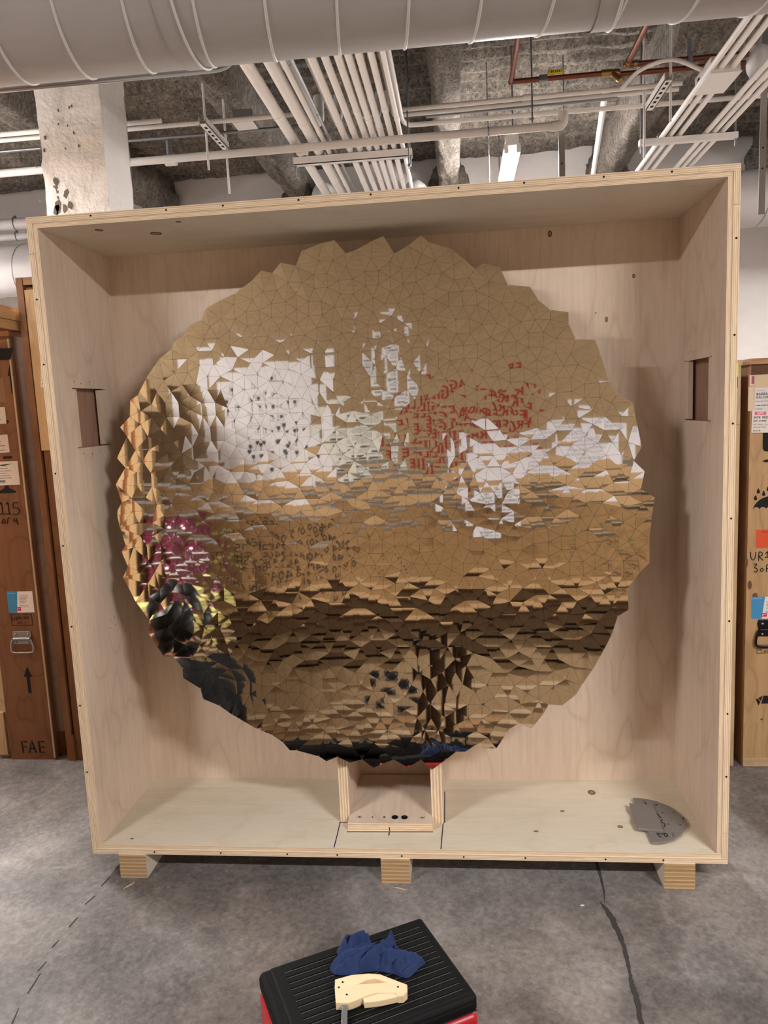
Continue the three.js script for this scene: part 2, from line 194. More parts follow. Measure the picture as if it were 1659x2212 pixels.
// ------------------------------------------------------------------ the open shipping crate
const CR = { W: 2.022, s: 0.083, H: 2.0226, D: 0.4512, t: 0.0317 };
{
  const { W, s, H, D, t } = CR, o = 0.018, li = t - o, T0 = D + 0.018;
  const c = thing('shipping_crate', 'large open new plywood art crate standing on three skids, holding the faceted mirror disc', 'crate', [0, s, 0]);
  const zc = -T0 / 2;
  // outer boards, with the box-joint corner pieces as boards of their own
  const run = (name, cuts, f) => { for (let i = 0; i < cuts.length - 1; i++) f(cuts[i] + (i ? 0.0006 : 0), cuts[i + 1]); };
  run('top', [-W / 2, -W / 2 + 0.085, W / 2 - 0.107, W / 2], (a, b) => slab('top_panel', c, [(a + b) / 2, H - o / 2, zc], [b - a, o, T0], M.plyBase, 'x', true));
  run('bottom', [-W / 2, -W / 2 + 0.085, W / 2], (a, b) => slab('bottom_panel', c, [(a + b) / 2, o / 2, zc], [b - a, o, T0], M.plyBase, 'x', true));
  for (const q of [-1, 1]) run('side', [o, 0.1, H - 0.105, H - o], (a, b) => { const X = q * (W / 2 - o / 2); if (b - a < 0.2) { slab('side_panel', c, [X, (a + b) / 2, zc], [o, b - a - 0.0006, T0], M.ply, 'y', true); return; }
    slab('side_panel', c, [X, (a + b) / 2, -0.055], [o, b - a - 0.0006, 0.11], M.ply, 'y', true); slab('side_panel', c, [X, (a + b) / 2, -(0.37 + T0) / 2], [o, b - a - 0.0006, T0 - 0.37], M.ply, 'y', true); // the middle is cut through behind the hand hold
    const lo = 1.39 - s, hi = 1.64 - s; slab('side_panel', c, [X, (a + lo) / 2, -0.24], [o, lo - a, 0.26], M.ply, 'y', true); slab('side_panel', c, [X, (hi + b) / 2, -0.24], [o, b - hi, 0.26], M.ply, 'y', true);
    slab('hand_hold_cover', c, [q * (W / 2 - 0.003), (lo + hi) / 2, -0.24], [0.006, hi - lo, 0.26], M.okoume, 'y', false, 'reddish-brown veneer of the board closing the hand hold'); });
  slab('back_panel', c, [0, H / 2, -D - 0.009], [W - 2 * o, H - 2 * o, o], M.ply, 'y', true);
  // inner linings, set back a little; the side ones are cut out for hand holds
  slab('top_lining', c, [0, H - o - li / 2, -0.003 - (D - 0.003) / 2], [W - 2 * o, li, D - 0.003], M.plyBase, 'x', true);
  slab('bottom_lining', c, [0, o + li / 2, -0.002 - (D - 0.002) / 2], [W - 2 * o, li, D - 0.002], M.plyBase, 'x', true);
  for (const q of [-1, 1]) {
    const y0 = t, y1 = H - t, h = q < 0 ? [-0.292, -0.137, 1.422 - s, 1.607 - s] : [-0.335, -0.141, 1.422 - s, 1.606 - s];
    const kerf = 0.004, ex = 0.045;
    const sh = new THREE.Shape([V(-0.003, y0, 0), V(-0.003, y1, 0), V(-D, y1, 0), V(-D, y0, 0)].map((p) => new THREE.Vector2(p.x, p.y)));
    const ho = [[h[0], h[3]], [h[0] - ex, h[3]], [h[0] - ex, h[3] + kerf], [h[1] + ex * 0.6, h[3] + kerf], [h[1] + ex * 0.6, h[3]], [h[1], h[3]], [h[1], h[2]], [h[1] + ex * 0.6, h[2]], [h[1] + ex * 0.6, h[2] - kerf], [h[0] - ex, h[2] - kerf], [h[0] - ex, h[2]], [h[0], h[2]]];
    sh.holes.push(new THREE.Path(ho.map((p) => new THREE.Vector2(...p))));
    const g = new THREE.ExtrudeGeometry(sh, { depth: li, bevelEnabled: false }); g.rotateY(-Math.PI / 2); // shape x -> world z, extruded towards -x
    const gg = axisUV(g, 'y'); gg.translate(q < 0 ? -W / 2 + o + li : W / 2 - o, 0, 0);
    part('side_lining', gg, M.ply, c); slab('lining_edge', c, [q * (W / 2 - o - li / 2), H / 2, -0.0126], [li - 0.0006, H - 2 * t - 0.001, 0.02], M.ply, 'y', true);
    const nail = (y, z, r = 0.0022) => { const d = new THREE.CylinderGeometry(r, r, 0.0012, 8); d.rotateZ(Math.PI / 2); d.translate(q * (W / 2 - t - 0.0002), y - s, z); part('staple', d, M.hole, c); };
    if (q < 0) { [[0.821, -0.242], [0.819, -0.21], [0.791, -0.247], [0.793, -0.208], [1.63, -0.13], [1.625, -0.17], [1.632, -0.23], [1.40, -0.14], [1.395, -0.2], [1.40, -0.26]].forEach((k) => nail(...k, 0.0018)); } else {
      slab('hand_hold_strip', c, [q * (W / 2 - t - 0.002), 1.622 - s, -0.232], [0.004, 0.03, 0.225], M.ply, 'z', false, 'thin batten over the hand hold'); [[1.625, -0.15], [1.622, -0.232], [1.62, -0.33]].forEach((k) => nail(...k, 0.002)); }
  }
  // skids, laminated
  for (const x of [-0.8753, -0.0045, 0.8692]) { const k = slab('skid', c, [x, -s / 2, -T0 / 2 + 0.002], [0.0922, s, T0], M.plyBase, 'z'); const n = 13; for (let i = 0; i < n; i++) slab('lamination', k, [0, -s / 2 + (i + 0.5) * s / n, T0 / 2 + 0.0006 + (i % 3) * 0.0004], [0.0918 - (i % 2) * 0.0012, s / n - 0.0008, 0.002], i % 2 ? M.edgeDark : M.kraftPale, 'x'); }
  // knots and nail holes in the veneer
  const knot = (pos, rx, ry, ax, m = M.knot, rim = true) => { for (const [k, mm, e] of rim ? [[1, m, 0.0004], [0.6, M.knotPale, 0.0006]] : [[1, M.hole, 0.0005]]) { const g = new THREE.CylinderGeometry(1, 1, 1, 14); g.scale(rx * k, 0.0003, ry * k); if (ax === 'z') g.rotateX(Math.PI / 2); const q = part('knot', g, mm, c); q.position.set(pos[0], pos[1] - s, pos[2]); if (ax === 'z') q.position.z += e; else q.position.y += (pos[1] > 1 ? -e : e); } };
  knot([0.562, 2.052, -D], 0.007, 0.011, 'z'); knot([0.834, 1.899, -D], 0.005, 0.007, 'z'); knot([0.71, 1.786, -D], 0.0022, 0.0022, 'z', M.hole, false); knot([0.745, 1.763, -D], 0.005, 0.009, 'z');
  const yb = s + t, yt = s + H - t; knot([0.669, yb, -0.362], 0.013, 0.016, 'y'); knot([0.55, yb, -0.236], 0.007, 0.006, 'y'); knot([0.723, yb, -0.144], 0.009, 0.008, 'y'); knot([0.449, yb, -0.111], 0.008, 0.005, 'y'); knot([-0.89, yb, -0.036], 0.006, 0.003, 'y', M.hole, false);
  knot([-0.824, yt, -0.075], 0.012, 0.014, 'y'); knot([-0.681, yt, -0.162], 0.018, 0.02, 'y'); knot([-0.565, yt, -0.047], 0.008, 0.009, 'y');
  // pen lines for the cradle on the crate floor, nail heads in the front edges
  const line = (x0, z0, x1, z1, w = 0.0032) => { const L = Math.hypot(x1 - x0, z1 - z0), g = new THREE.BoxGeometry(w, 0.0003, L); g.rotateY(Math.atan2(x1 - x0, z1 - z0)); g.translate((x0 + x1) / 2, t + 0.0003, (z0 + z1) / 2); part('pen_line', g, M.penInk, c); };
  line(-0.203, -0.152, -0.200, -0.004); line(0.146, -0.156, 0.142, -0.004); line(-0.172, -0.094, 0.114, -0.1, 0.004); line(-0.03, -0.094, -0.03, -0.075, 0.004); line(0.151, -0.155, 0.148, -0.36, 0.003); line(-0.206, -0.149, -0.168, -0.151, 0.003); line(0.11, -0.153, 0.15, -0.155, 0.003);
  const rr = rng(91), spot = (x, y) => { const g = new THREE.CylinderGeometry(0.003, 0.003, 0.0012, 8); g.rotateX(Math.PI / 2); g.translate(x, y - s, 0.0004); part('nail_hole', g, M.hole, c); };
  for (let i = 0; i < 9; i++) { spot(-0.85 + i * 0.21 + rr() * 0.06, s + H - 0.009); spot(-0.8 + i * 0.2 + rr() * 0.06, s + 0.009); } for (let i = 0; i < 7; i++) { spot(-W / 2 + 0.009, 0.3 + i * 0.26 + rr() * 0.08); spot(W / 2 - 0.009, 0.3 + i * 0.26 + rr() * 0.08); }
}

// ------------------------------------------------------------------ the faceted mirror disc
const OUT = [[-0.805,0.39],[-0.78,0.405],[-0.775,0.415],[-0.741,0.471],[-0.701,0.521],[-0.658,0.553],[-0.648,0.576],[-0.614,0.596],[-0.594,0.627],[-0.554,0.642],[-0.536,0.678],[-0.487,0.701],[-0.437,0.721],[-0.38,0.758],[-0.348,0.788],[-0.312,0.779],[-0.283,0.809],[-0.234,0.798],[-0.213,0.841],[-0.148,0.861],[-0.104,0.868],[-0.07,0.826],[-0.038,0.834],[0.017,0.858],[0.053,0.871],[0.086,0.816],[0.13,0.836],[0.172,0.864],[0.198,0.841],[0.267,0.816],[0.308,0.781],[0.339,0.751],[0.365,0.766],[0.417,0.748],[0.44,0.694],[0.508,0.683],[0.533,0.641],[0.569,0.608],[0.623,0.597],[0.624,0.561],[0.644,0.513],[0.702,0.508],[0.718,0.46],[0.741,0.377],[0.766,0.338],[0.81,0.308],[0.818,0.264],[0.835,0.17],[0.811,0.128],[0.842,0.094],[0.83,0.041],[0.869,0.013],[0.861,-0.042],[0.851,-0.115],[0.849,-0.191],[0.819,-0.221],[0.782,-0.27],[0.783,-0.336],[0.75,-0.357],[0.729,-0.416],[0.703,-0.465],[0.669,-0.523],[0.633,-0.573],[0.615,-0.602],[0.571,-0.637],[0.529,-0.635],[0.513,-0.663],[0.473,-0.711],[0.433,-0.696],[0.403,-0.714],[0.36,-0.775],[0.313,-0.775],[0.292,-0.767],[0.262,-0.787],[0.231,-0.788],[0.197,-0.813],[0.152,-0.845],[0.118,-0.814],[0.074,-0.838],[0.028,-0.814],[-0.04,-0.84],[-0.076,-0.814],[-0.116,-0.824],[-0.157,-0.805],[-0.193,-0.819],[-0.219,-0.803],[-0.293,-0.783],[-0.314,-0.783],[-0.337,-0.757],[-0.374,-0.732],[-0.426,-0.711],[-0.481,-0.678],[-0.507,-0.663],[-0.547,-0.634],[-0.601,-0.61],[-0.61,-0.576],[-0.667,-0.538],[-0.669,-0.506],[-0.699,-0.467],[-0.731,-0.465],[-0.752,-0.431],[-0.777,-0.39],[-0.776,-0.343],[-0.819,-0.281],[-0.858,-0.197],[-0.842,-0.161],[-0.86,-0.112],[-0.847,-0.09],[-0.863,-0.03],[-0.87,0.007],[-0.868,0.027],[-0.854,0.052],[-0.869,0.115],[-0.836,0.168],[-0.861,0.2],[-0.824,0.271],[-0.844,0.302],[-0.811,0.336]];
{
  const RAD = 5.2, TILT = 6.3 * Math.PI / 180, E0 = 0.0445, JIT = 0.0003, r = rng(4242);
  const inside = (x, y) => { let k = false; for (let i = 0, j = OUT.length - 1; i < OUT.length; j = i++) { const [a, b] = OUT[i], [c, d] = OUT[j]; if ((b > y) !== (d > y) && x < (c - a) * (y - b) / (d - b) + a) k = !k; } return k; };
  const edgeDist = (x, y) => { let m = 9; for (let i = 0, j = OUT.length - 1; i < OUT.length; j = i++) { const [a, b] = OUT[i], [c, d] = OUT[j], dx = c - a, dy = d - b, t = clamp(((x - a) * dx + (y - b) * dy) / (dx * dx + dy * dy)); m = Math.min(m, Math.hypot(x - a - dx * t, y - b - dy * t)); } return m; };
  // random square-and-triangle tiling, grown by inflation: every vertex becomes a twelve-sided wheel
  const grow = (pts, e, lim) => { const out = []; const add = (x, y) => { if (Math.hypot(x, y) > lim) return; for (const q of out) if (Math.abs(q[0] - x) < e * 0.3 && Math.abs(q[1] - y) < e * 0.3) return; out.push([x, y]); };
    for (const [x, y] of pts) { const ph = r() < 0.5 ? 0 : Math.PI / 6; add(x, y); for (let k = 0; k < 6; k++) add(x + e * Math.cos(ph + k * Math.PI / 3), y + e * Math.sin(ph + k * Math.PI / 3)); for (let k = 0; k < 12; k++) { const a = Math.PI / 12 + k * Math.PI / 6; add(x + 1.93185 * e * Math.cos(a), y + 1.93185 * e * Math.sin(a)); } } return out; };
  const q = 3.73205; let P = grow([[0.07, -0.04]], E0 * q * q, 3); P = grow(P, E0 * q, 1.2); P = grow(P, E0, 0.95);
  const pts = P.filter(([x, y]) => inside(x, y) && edgeDist(x, y) > E0 * 0.62).map(([x, y]) => [x + (r() - 0.5) * 0.004, y + (r() - 0.5) * 0.004]).concat(OUT.map((p) => [...p]));
  // Delaunay (Bowyer-Watson)
  const n = pts.length, all = pts.concat([[-9, -7], [9, -7], [0, 12]]); const circ = (a, b, c) => { const [ax, ay] = all[a], [bx, by] = all[b], [cx, cy] = all[c], d = 2 * (ax * (by - cy) + bx * (cy - ay) + cx * (ay - by)), A = ax * ax + ay * ay, B = bx * bx + by * by, Cc = cx * cx + cy * cy, ux = (A * (by - cy) + B * (cy - ay) + Cc * (ay - by)) / d, uy = (A * (cx - bx) + B * (ax - cx) + Cc * (bx - ax)) / d; return [a, b, c, ux, uy, (ax - ux) ** 2 + (ay - uy) ** 2]; };
  let tri = [circ(n, n + 1, n + 2)];
  for (let i = 0; i < n; i++) { const [x, y] = all[i], keep = [], ed = new Map(); for (const t of tri) { if ((x - t[3]) ** 2 + (y - t[4]) ** 2 < t[5] * (1 + 1e-9)) for (const [a, b] of [[t[0], t[1]], [t[1], t[2]], [t[2], t[0]]]) { const k = a < b ? a * 1e5 + b : b * 1e5 + a; ed.set(k, ed.has(k) ? null : [a, b]); } else keep.push(t); } for (const e of ed.values()) if (e) keep.push(circ(e[0], e[1], i)); tri = keep; }
  const zz = pts.map(([x, y]) => (x * x + y * y) / (2 * RAD) + (r() - 0.5) * 2 * JIT);
  const faces = tri.filter((t) => t[0] < n && t[1] < n && t[2] < n && inside((pts[t[0]][0] + pts[t[1]][0] + pts[t[2]][0]) / 3, (pts[t[0]][1] + pts[t[1]][1] + pts[t[2]][1]) / 3)).map((t) => { let [a, b, c] = t; const A = (pts[b][0] - pts[a][0]) * (pts[c][1] - pts[a][1]) - (pts[c][0] - pts[a][0]) * (pts[b][1] - pts[a][1]); if (A < 0) [b, c] = [c, b]; return { v: [a, b, c], A: Math.abs(A) / 2 }; }).filter((f) => f.A > 2e-5);
  faces.sort((a, b) => b.A - a.A);
  const prism = ({ v }) => { const p = v.map((i) => V(pts[i][0], pts[i][1], zz[i])), m = p[0].clone().add(p[1]).add(p[2]).divideScalar(3); const f = p.map((w) => { const d = m.clone().sub(w); return w.clone().add(d.multiplyScalar(Math.min(0.3, 0.00024 / Math.max(d.length() * 0.5, 1e-3)))); }), nn = f[1].clone().sub(f[0]).cross(f[2].clone().sub(f[0])).normalize(), b = f.map((w) => w.clone().addScaledVector(nn, -0.003));
    const a = [], put = (...l) => l.forEach((w) => a.push(w.x, w.y, w.z)); put(f[0], f[1], f[2]); put(b[0], b[2], b[1]); for (let i = 0; i < 3; i++) { const j = (i + 1) % 3; put(f[i], b[i], b[j], f[i], b[j], f[j]); }
    const g = new THREE.BufferGeometry(); g.setAttribute('position', new THREE.Float32BufferAttribute(a, 3)); g.computeVertexNormals(); g.setAttribute('uv', new THREE.Float32BufferAttribute(new Float32Array(a.length / 3 * 2), 2)); return g; };
  const t = thing('mirror_disc', 'round concave disc of triangular mirror facets with zigzag rim, standing inside the open crate', 'mirror', [-0.033, 1.17, -0.25]); t.rotation.x = -TILT;
  faces.slice(0, 300).forEach((f) => part('mirror_facet', prism(f), M.mirror, t));
  const rest = part('facet_mosaic', merge(faces.slice(300).map(prism)), M.mirror, t, 'the remaining small triangular mirror facets'); rest.userData.kind = 'stuff';
  // backing shell right behind the facets, then a shallow steel pan and hanging frame
  const bp = []; for (const { v } of faces) { for (const i of v) bp.push(pts[i][0] * 0.995, pts[i][1] * 0.995, (pts[i][0] ** 2 + pts[i][1] ** 2) / (2 * RAD) - 0.0042); } const bg = new THREE.BufferGeometry(); bg.setAttribute('position', new THREE.Float32BufferAttribute(bp, 3)); bg.computeVertexNormals(); part('backing_sheet', bg, M.backing, t);
  const prof = []; for (let i = 0; i <= 20; i++) { const x = 0.69 * i / 20; prof.push(new THREE.Vector2(x, x * x / (2 * RAD) - 0.006)); } prof.push(new THREE.Vector2(0.69, 0.03)); prof.push(new THREE.Vector2(0.685, -0.01)); prof.push(new THREE.Vector2(0.3, -0.05)); prof.push(new THREE.Vector2(0.001, -0.05)); const lg = new THREE.LatheGeometry(prof, 64); lg.rotateX(Math.PI / 2); part('backing_pan', lg, M.zinc, t);
  console.log('facets', faces.length, 'points', n);
}
{ // plywood cradle under the disc
  const t = thing('plywood_cradle', 'small plywood cradle of two uprights and a base block under the mirror disc', 'cradle', [-0.03, CR.s + CR.t, -0.15]);
  for (const [x, w] of [[-0.155, 0.032], [0.158, 0.037]]) slab('upright', t, [x, 0.155, -0.146], [w, 0.31, 0.29], M.ply, 'y', true);
  slab('base_block', t, [0.002, 0.0135, -0.117], [0.281, 0.027, 0.33], M.ply, 'z', true);
  for (const x of [0.016, 0.048]) { const g = new THREE.CylinderGeometry(0.0105, 0.0105, 0.003, 20); g.translate(x, 0.0285, 0.012); const sc = part('screw', g, M.darkSteel, t, 'black screw head'); const k = box(x - 0.004, x + 0.004, 0.0298, 0.0304, 0.011, 0.013); part('slot', k, M.steel, sc); }
  for (const x of [-0.104, -0.06, -0.02, 0.108]) { const g = new THREE.CylinderGeometry(x === -0.02 ? 0.004 : 0.0025, 0.003, 0.001, 10); g.translate(x, 0.0275, 0.011); part('pilot_hole', g, M.hole, t); }
  for (const x of [-0.104, 0.108]) for (const a of [0.6, -0.6]) { const g = new THREE.BoxGeometry(0.02, 0.0004, 0.0014); g.rotateY(a); g.translate(x, 0.0273, 0.011); part('pen_mark', g, M.ink, t); }
  part('pen_mark', box(-0.0015, 0.0015, -0.0005, 0.014, 0.048, 0.0488), M.penInk, t);
}

// ------------------------------------------------------------------ overhead: ducts, conduits, pipes
function helixTurn(x0, pitch, cy, cz, R, r, dir = 1) { const pts = []; for (let i = 0; i <= 40; i++) { const a = i / 40 * Math.PI * 2; pts.push([x0 + pitch * (i / 40 - 0.5), cy - R * Math.cos(a), cz + dir * R * Math.sin(a)]); } return tubePath(pts, r, 64, 6); }
{
  const t = thing('spiral_duct', 'big grey spiral-seam ventilation duct crossing the top of the view in front of the column', 'duct'); const cy = 2.663, cz = 0.133, R = 0.233, g = new THREE.CylinderGeometry(R, R, 9.8, 72, 1, true); g.rotateZ(Math.PI / 2); g.translate(0, cy, cz); part('duct_pipe', g, M.duct2, t);
  for (let i = -14; i <= 16; i++) part('seam', helixTurn(-0.123 + i * 0.1743, 0.1743, cy, cz, R, 0.0042), M.seam, t);
  for (const x of [-0.42, 0.654, 2.2, -2.3]) { const c = new THREE.CylinderGeometry(R + 0.004, R + 0.004, 0.05, 72, 1, true); c.rotateZ(Math.PI / 2); c.translate(x - 0.02, cy, cz); part('collar', c, M.duct2, t); part('collar_bead', new THREE.TorusGeometry(R + 0.004, 0.004, 8, 72).rotateY(Math.PI / 2).translate(x + 0.005, cy, cz), M.seam, t); }
  part('screw', new THREE.SphereGeometry(0.008, 12, 8).translate(-0.476, 2.575, -0.062), M.steel, t);
}
{
  const t = thing('rear_duct', 'grey spiral duct running along the white back wall behind the crates', 'duct', [0, 2.725, -3.3]); t.rotation.z = 0.027; const R = 0.182, g = new THREE.CylinderGeometry(R, R, 10, 56, 1, true); g.rotateZ(Math.PI / 2); part('duct_pipe', g, M.duct, t);
  for (const x of [-3.6, -3.2, -2.9, 2.35, 2.7]) part('seam', helixTurn(x, 0.16, 0, 0, R, 0.003), M.zinc, t);
}
const pipe = (name, label, cat, geo, mat, group) => { const t = thing(name, label, cat, [0, 0, 0], 0, group); part('pipe', geo, mat, t); return t; };
for (const [y, r, w] of [[2.953, 0.042, 'upper and thicker'], [2.863, 0.027, 'lower and thinner']]) { const t = pipe('grey_pipe', w + ' of two grey pipes above the rear duct at the left', 'pipe', rod([-5.1, y + 0.025, -3.3], [-2.3, y + 0.025, -3.3], r), M.duct); part('strap', new THREE.TorusGeometry(r + 0.003, 0.004, 8, 28).rotateY(Math.PI / 2).translate(-2.98, y + 0.03, -3.3), M.zinc, t); part('strap_tab', box(-2.985, -2.975, y + 0.03 + r, y + 0.042 + r, -3.31, -3.29), M.zinc, t); }
{ const t = pipe('steel_conduit', 'shiny steel conduit under the big duct, bending up at its right end', 'pipe', tubePath([[-3.2, 2.55, -0.2], [-1.6, 2.552, -0.2], [-0.8, 2.552, -0.2], [-0.52, 2.552, -0.2], [-0.44, 2.556, -0.2], [-0.405, 2.585, -0.2], [-0.40, 2.64, -0.2]], 0.0125, 120, 14), M.steel); part('coupling', rod([-1.3, 2.551, -0.2], [-1.24, 2.551, -0.2], 0.0155), M.zinc, t); }
{ // the rack of conduits running to the back wall
  const nth = ['first', 'second', 'third', 'fourth', 'fifth', 'sixth', 'seventh', 'eighth', 'ninth', 'tenth', 'eleventh'];
  const L = [[-0.598, 0.027], [-0.497, 0.028], [-0.436, 0.013], [-0.397, 0.008], [-0.319, 0.0185], [-0.263, 0.017], [-0.21, 0.0165], [-0.167, 0.016], [-0.123, 0.0165], [-0.073, 0.015], [-0.024, 0.012]];
  L.forEach(([x, r], i) => { const y = 2.923 + r, t = pipe('conduit', (i === 3 ? 'thin bare steel' : 'white painted') + ' conduit, ' + nth[i] + ' from the left in the rack over the crate', 'pipe', rod([x + 0.004, y, 3.2], [x + 0.004, y, -4.28], r, 18), i === 3 ? M.steel : M.pipe, 'rack of conduits over the crate');
    for (const z of [-1.62 - (i % 3) * 0.12, -2.75]) part('coupling', rod([x + 0.004, y, z], [x + 0.004, y, z - 0.055], r + 0.002, 18), i === 3 ? M.steel : M.pipe, t);
    part('clamp', new THREE.TorusGeometry(r + 0.001, 0.0022, 6, 20).translate(x + 0.004, y, -2.2), M.zinc, t); part('clamp_screw', box(x + r, x + r + 0.008, 2.918, 2.93, -2.206, -2.194), M.steel, t); });
  [[-0.468, 0.03], [-0.36, 0.024], [-0.232, 0.015], [-0.185, 0.015], [-0.14, 0.015], [-0.095, 0.014], [-0.05, 0.013]].forEach(([x, r], i) => { const t = pipe('upper_conduit', 'grey-white conduit in the upper layer of the rack, ' + nth[i] + ' from the left', 'pipe', tubePath([[x, 3.045, 3.0], [x, 3.045, 0], [x, 3.045, -1.8], [x, 3.05, -2.02], [x, 3.085, -2.1], [x, 3.2, -2.12]], r, 90, 12), M.pipeDim, 'upper layer of conduits'); part('coupling', rod([x, 3.045, -1.3], [x, 3.045, -1.355], r + 0.003), M.pipeDim, t); });
  const t = thing('trapeze_hanger', 'grey slotted strut hung on rods, carrying the rack of conduits', 'hanger'); part('strut', merge([box(-0.64, 0.03, 2.88, 2.884, -2.221, -2.179), box(-0.64, 0.03, 2.88, 2.921, -2.221, -2.217), box(-0.64, 0.03, 2.88, 2.921, -2.183, -2.179)]), M.lampBody, t); for (const x of [-0.632, 0.018]) { part('rod', rod([x, 2.83, -2.2], [x, 3.5, -2.2], 0.005, 10), M.zinc, t); part('nut', new THREE.CylinderGeometry(0.011, 0.011, 0.01, 6).translate(x, 2.874, -2.2), M.zinc, t); }
}
{ // pipes running across
  const t = pipe('sprinkler_main', 'white pipe running across under the ceiling, ending in an elbow above the lamp', 'pipe', rod([-5.1, 2.897, -2.0], [0.775, 2.897, -1.955], 0.0205), M.pipeDim); part('elbow', tubePath([[0.76, 2.897, -1.955], [0.79, 2.897, -1.955], [0.815, 2.905, -1.955], [0.822, 2.935, -1.955], [0.822, 2.96, -1.955]], 0.025, 24, 16), M.pipeDim, t);
  for (const x of [-1.28, -0.55]) part('coupling', rod([x - 0.03, 2.897, -1.99], [x + 0.03, 2.897, -1.99], 0.029), M.pipeDim, t); part('drop', rod([-1.285, 2.91, -1.99], [-1.285, 3.0, -1.99], 0.014), M.zinc, t); part('band', new THREE.TorusGeometry(0.023, 0.004, 6, 24).rotateY(Math.PI / 2).translate(0.44, 2.897, -1.958), M.zinc, t);
  for (const [y, z, w] of [[3.05, -1.965, 'upper'], [3.048, -2.03, 'lower']]) { const q = pipe('cross_conduit', w + ' of two thin white conduits crossing to the white box at the right', 'pipe', rod([-0.03, y, z - 0.02], [1.41, y, z + 0.01], 0.0115), M.pipe); part('coupling', rod([0.62, y, z], [0.66, y, z], 0.014), M.pipe, q); }
  pipe('bent_conduit', 'white conduit leaving the rack in a bend and crossing to the right wall', 'pipe', tubePath([[-0.005, 2.99, 2.5], [-0.006, 2.99, 0], [-0.006, 2.99, -1.75], [-0.006, 2.99, -1.93], [0.02, 2.99, -2.03], [0.1, 2.995, -2.055], [0.3, 3.0, -2.06], [1.2, 3.0, -2.07], [3.2, 3.0, -2.07], [5.1, 3.0, -2.07]], 0.0125, 220, 12, 0.3), M.pipe);
  pipe('thin_steel_tube', 'thin shiny steel tube crossing below the white conduits right of the rack', 'pipe', rod([0.12, 3.01, -1.998], [1.1, 3.02, -1.998], 0.0075), M.steel);
  pipe('left_conduit', 'dull white conduit crossing from the left wall into the rack', 'pipe', rod([-5.1, 3.0, -1.80], [-0.5, 3.0, -1.79], 0.0115), M.pipeDim); pipe('left_steel_tube', 'thin dark steel tube crossing from the left wall below the dull white conduit', 'pipe', rod([-5.1, 3.0, -1.94], [-0.5, 3.0, -1.95], 0.008), M.zinc); pipe('left_low_conduit', 'white conduit at the far left behind the column', 'pipe', rod([-5.1, 2.98, -1.66], [-1.2, 2.985, -1.68], 0.012), M.pipeDim);
  const b = thing('junction_box', 'galvanised junction box on the dull conduit left of the rack', 'box', [-0.82, 3.03, -1.87]); part('body', rbox(0.105, 0.06, 0.1, 0.004), M.zinc, b); part('cover', rbox(0.11, 0.006, 0.11, 0.002).translate(0, -0.033, 0), M.lampBody, b);
  const b2 = thing('white_pull_box', 'white painted pull box where the right conduits cross, lit from the side', 'box', [1.475, 2.955, -1.64]); part('body', rbox(0.13, 0.07, 0.23, 0.004), M.white, b2); part('cover', rbox(0.14, 0.006, 0.24, 0.002).translate(0, -0.037, 0), M.white, b2); part('knockout', new THREE.CylinderGeometry(0.012, 0.012, 0.004, 16).rotateZ(Math.PI / 2).translate(-0.066, 0, -0.05), M.ink, b2);
  pipe('flex_whip', 'ribbed flexible metal whip looping into the white pull box', 'pipe', tubePath([[1.1, 3.03, -1.90], [1.17, 3.065, -1.79], [1.28, 3.045, -1.66], [1.4, 2.975, -1.62]], 0.01, 50, 10), M.lampBody);
  [['first', 1.405], ['second', 1.447], ['third', 1.497], ['fourth', 1.642], ['fifth', 1.684], ['sixth', 1.728]].forEach(([n, x], i) => { const q = pipe('wall_conduit', 'white conduit lit from the right, ' + n + ' from the left of the six at the right', 'pipe', rod([x - 0.045, 2.945, 2.5], [x + 0.05, 2.945, -4.28], 0.0135, 16), M.pipe, 'six conduits at the right'); part('clamp', new THREE.TorusGeometry(0.0165, 0.004, 6, 20).translate(x + 0.012, 2.945, -2.39), M.zinc, q); });
  const s2 = thing('conduit_strut', 'short white strut carrying the six conduits at the right', 'hanger'); part('strut', merge([box(1.30, 1.83, 2.9, 2.93, -2.41, -2.37)]), M.lampBody, s2); for (const x of [1.31, 1.82]) part('rod', rod([x, 2.86, -2.39], [x, 3.5, -2.39], 0.005, 8), M.zinc, s2);
  const slots = (x, y, z0, z1, p) => { part('strut', merge([box(x - 0.02, x + 0.02, y, y + 0.004, z0, z1), box(x - 0.02, x - 0.017, y, y + 0.035, z0, z1), box(x + 0.017, x + 0.02, y, y + 0.035, z0, z1)]), M.lampBody, p); for (let z = z0 + 0.04; z < z1 - 0.03; z += 0.055) part('slot', box(x - 0.007, x + 0.007, y - 0.0006, y, z, z + 0.026), M.hole, p); };
  const h1 = thing('slotted_hanger', 'slotted strut with two hanging rods left of the rack', 'hanger'); slots(-1.0, 2.965, -2.1, -1.72, h1); part('rod', rod([-1.03, 2.79, -1.86], [-1.03, 3.35, -1.86], 0.006, 10), M.lampBody, h1); part('rod', rod([-0.985, 2.72, -2.06], [-0.985, 3.35, -2.06], 0.006, 10), M.lampBody, h1);
  const h2 = thing('slotted_hanger', 'slotted strut with two hanging rods at the right, below the copper pipes', 'hanger'); slots(1.265, 2.955, -2.02, -1.66, h2); part('rod', rod([1.235, 2.72, -1.9975], [1.235, 3.4, -1.9975], 0.006, 10), M.lampBody, h2); part('rod', rod([1.295, 2.8, -1.74], [1.295, 3.4, -1.74], 0.006, 10), M.lampBody, h2);
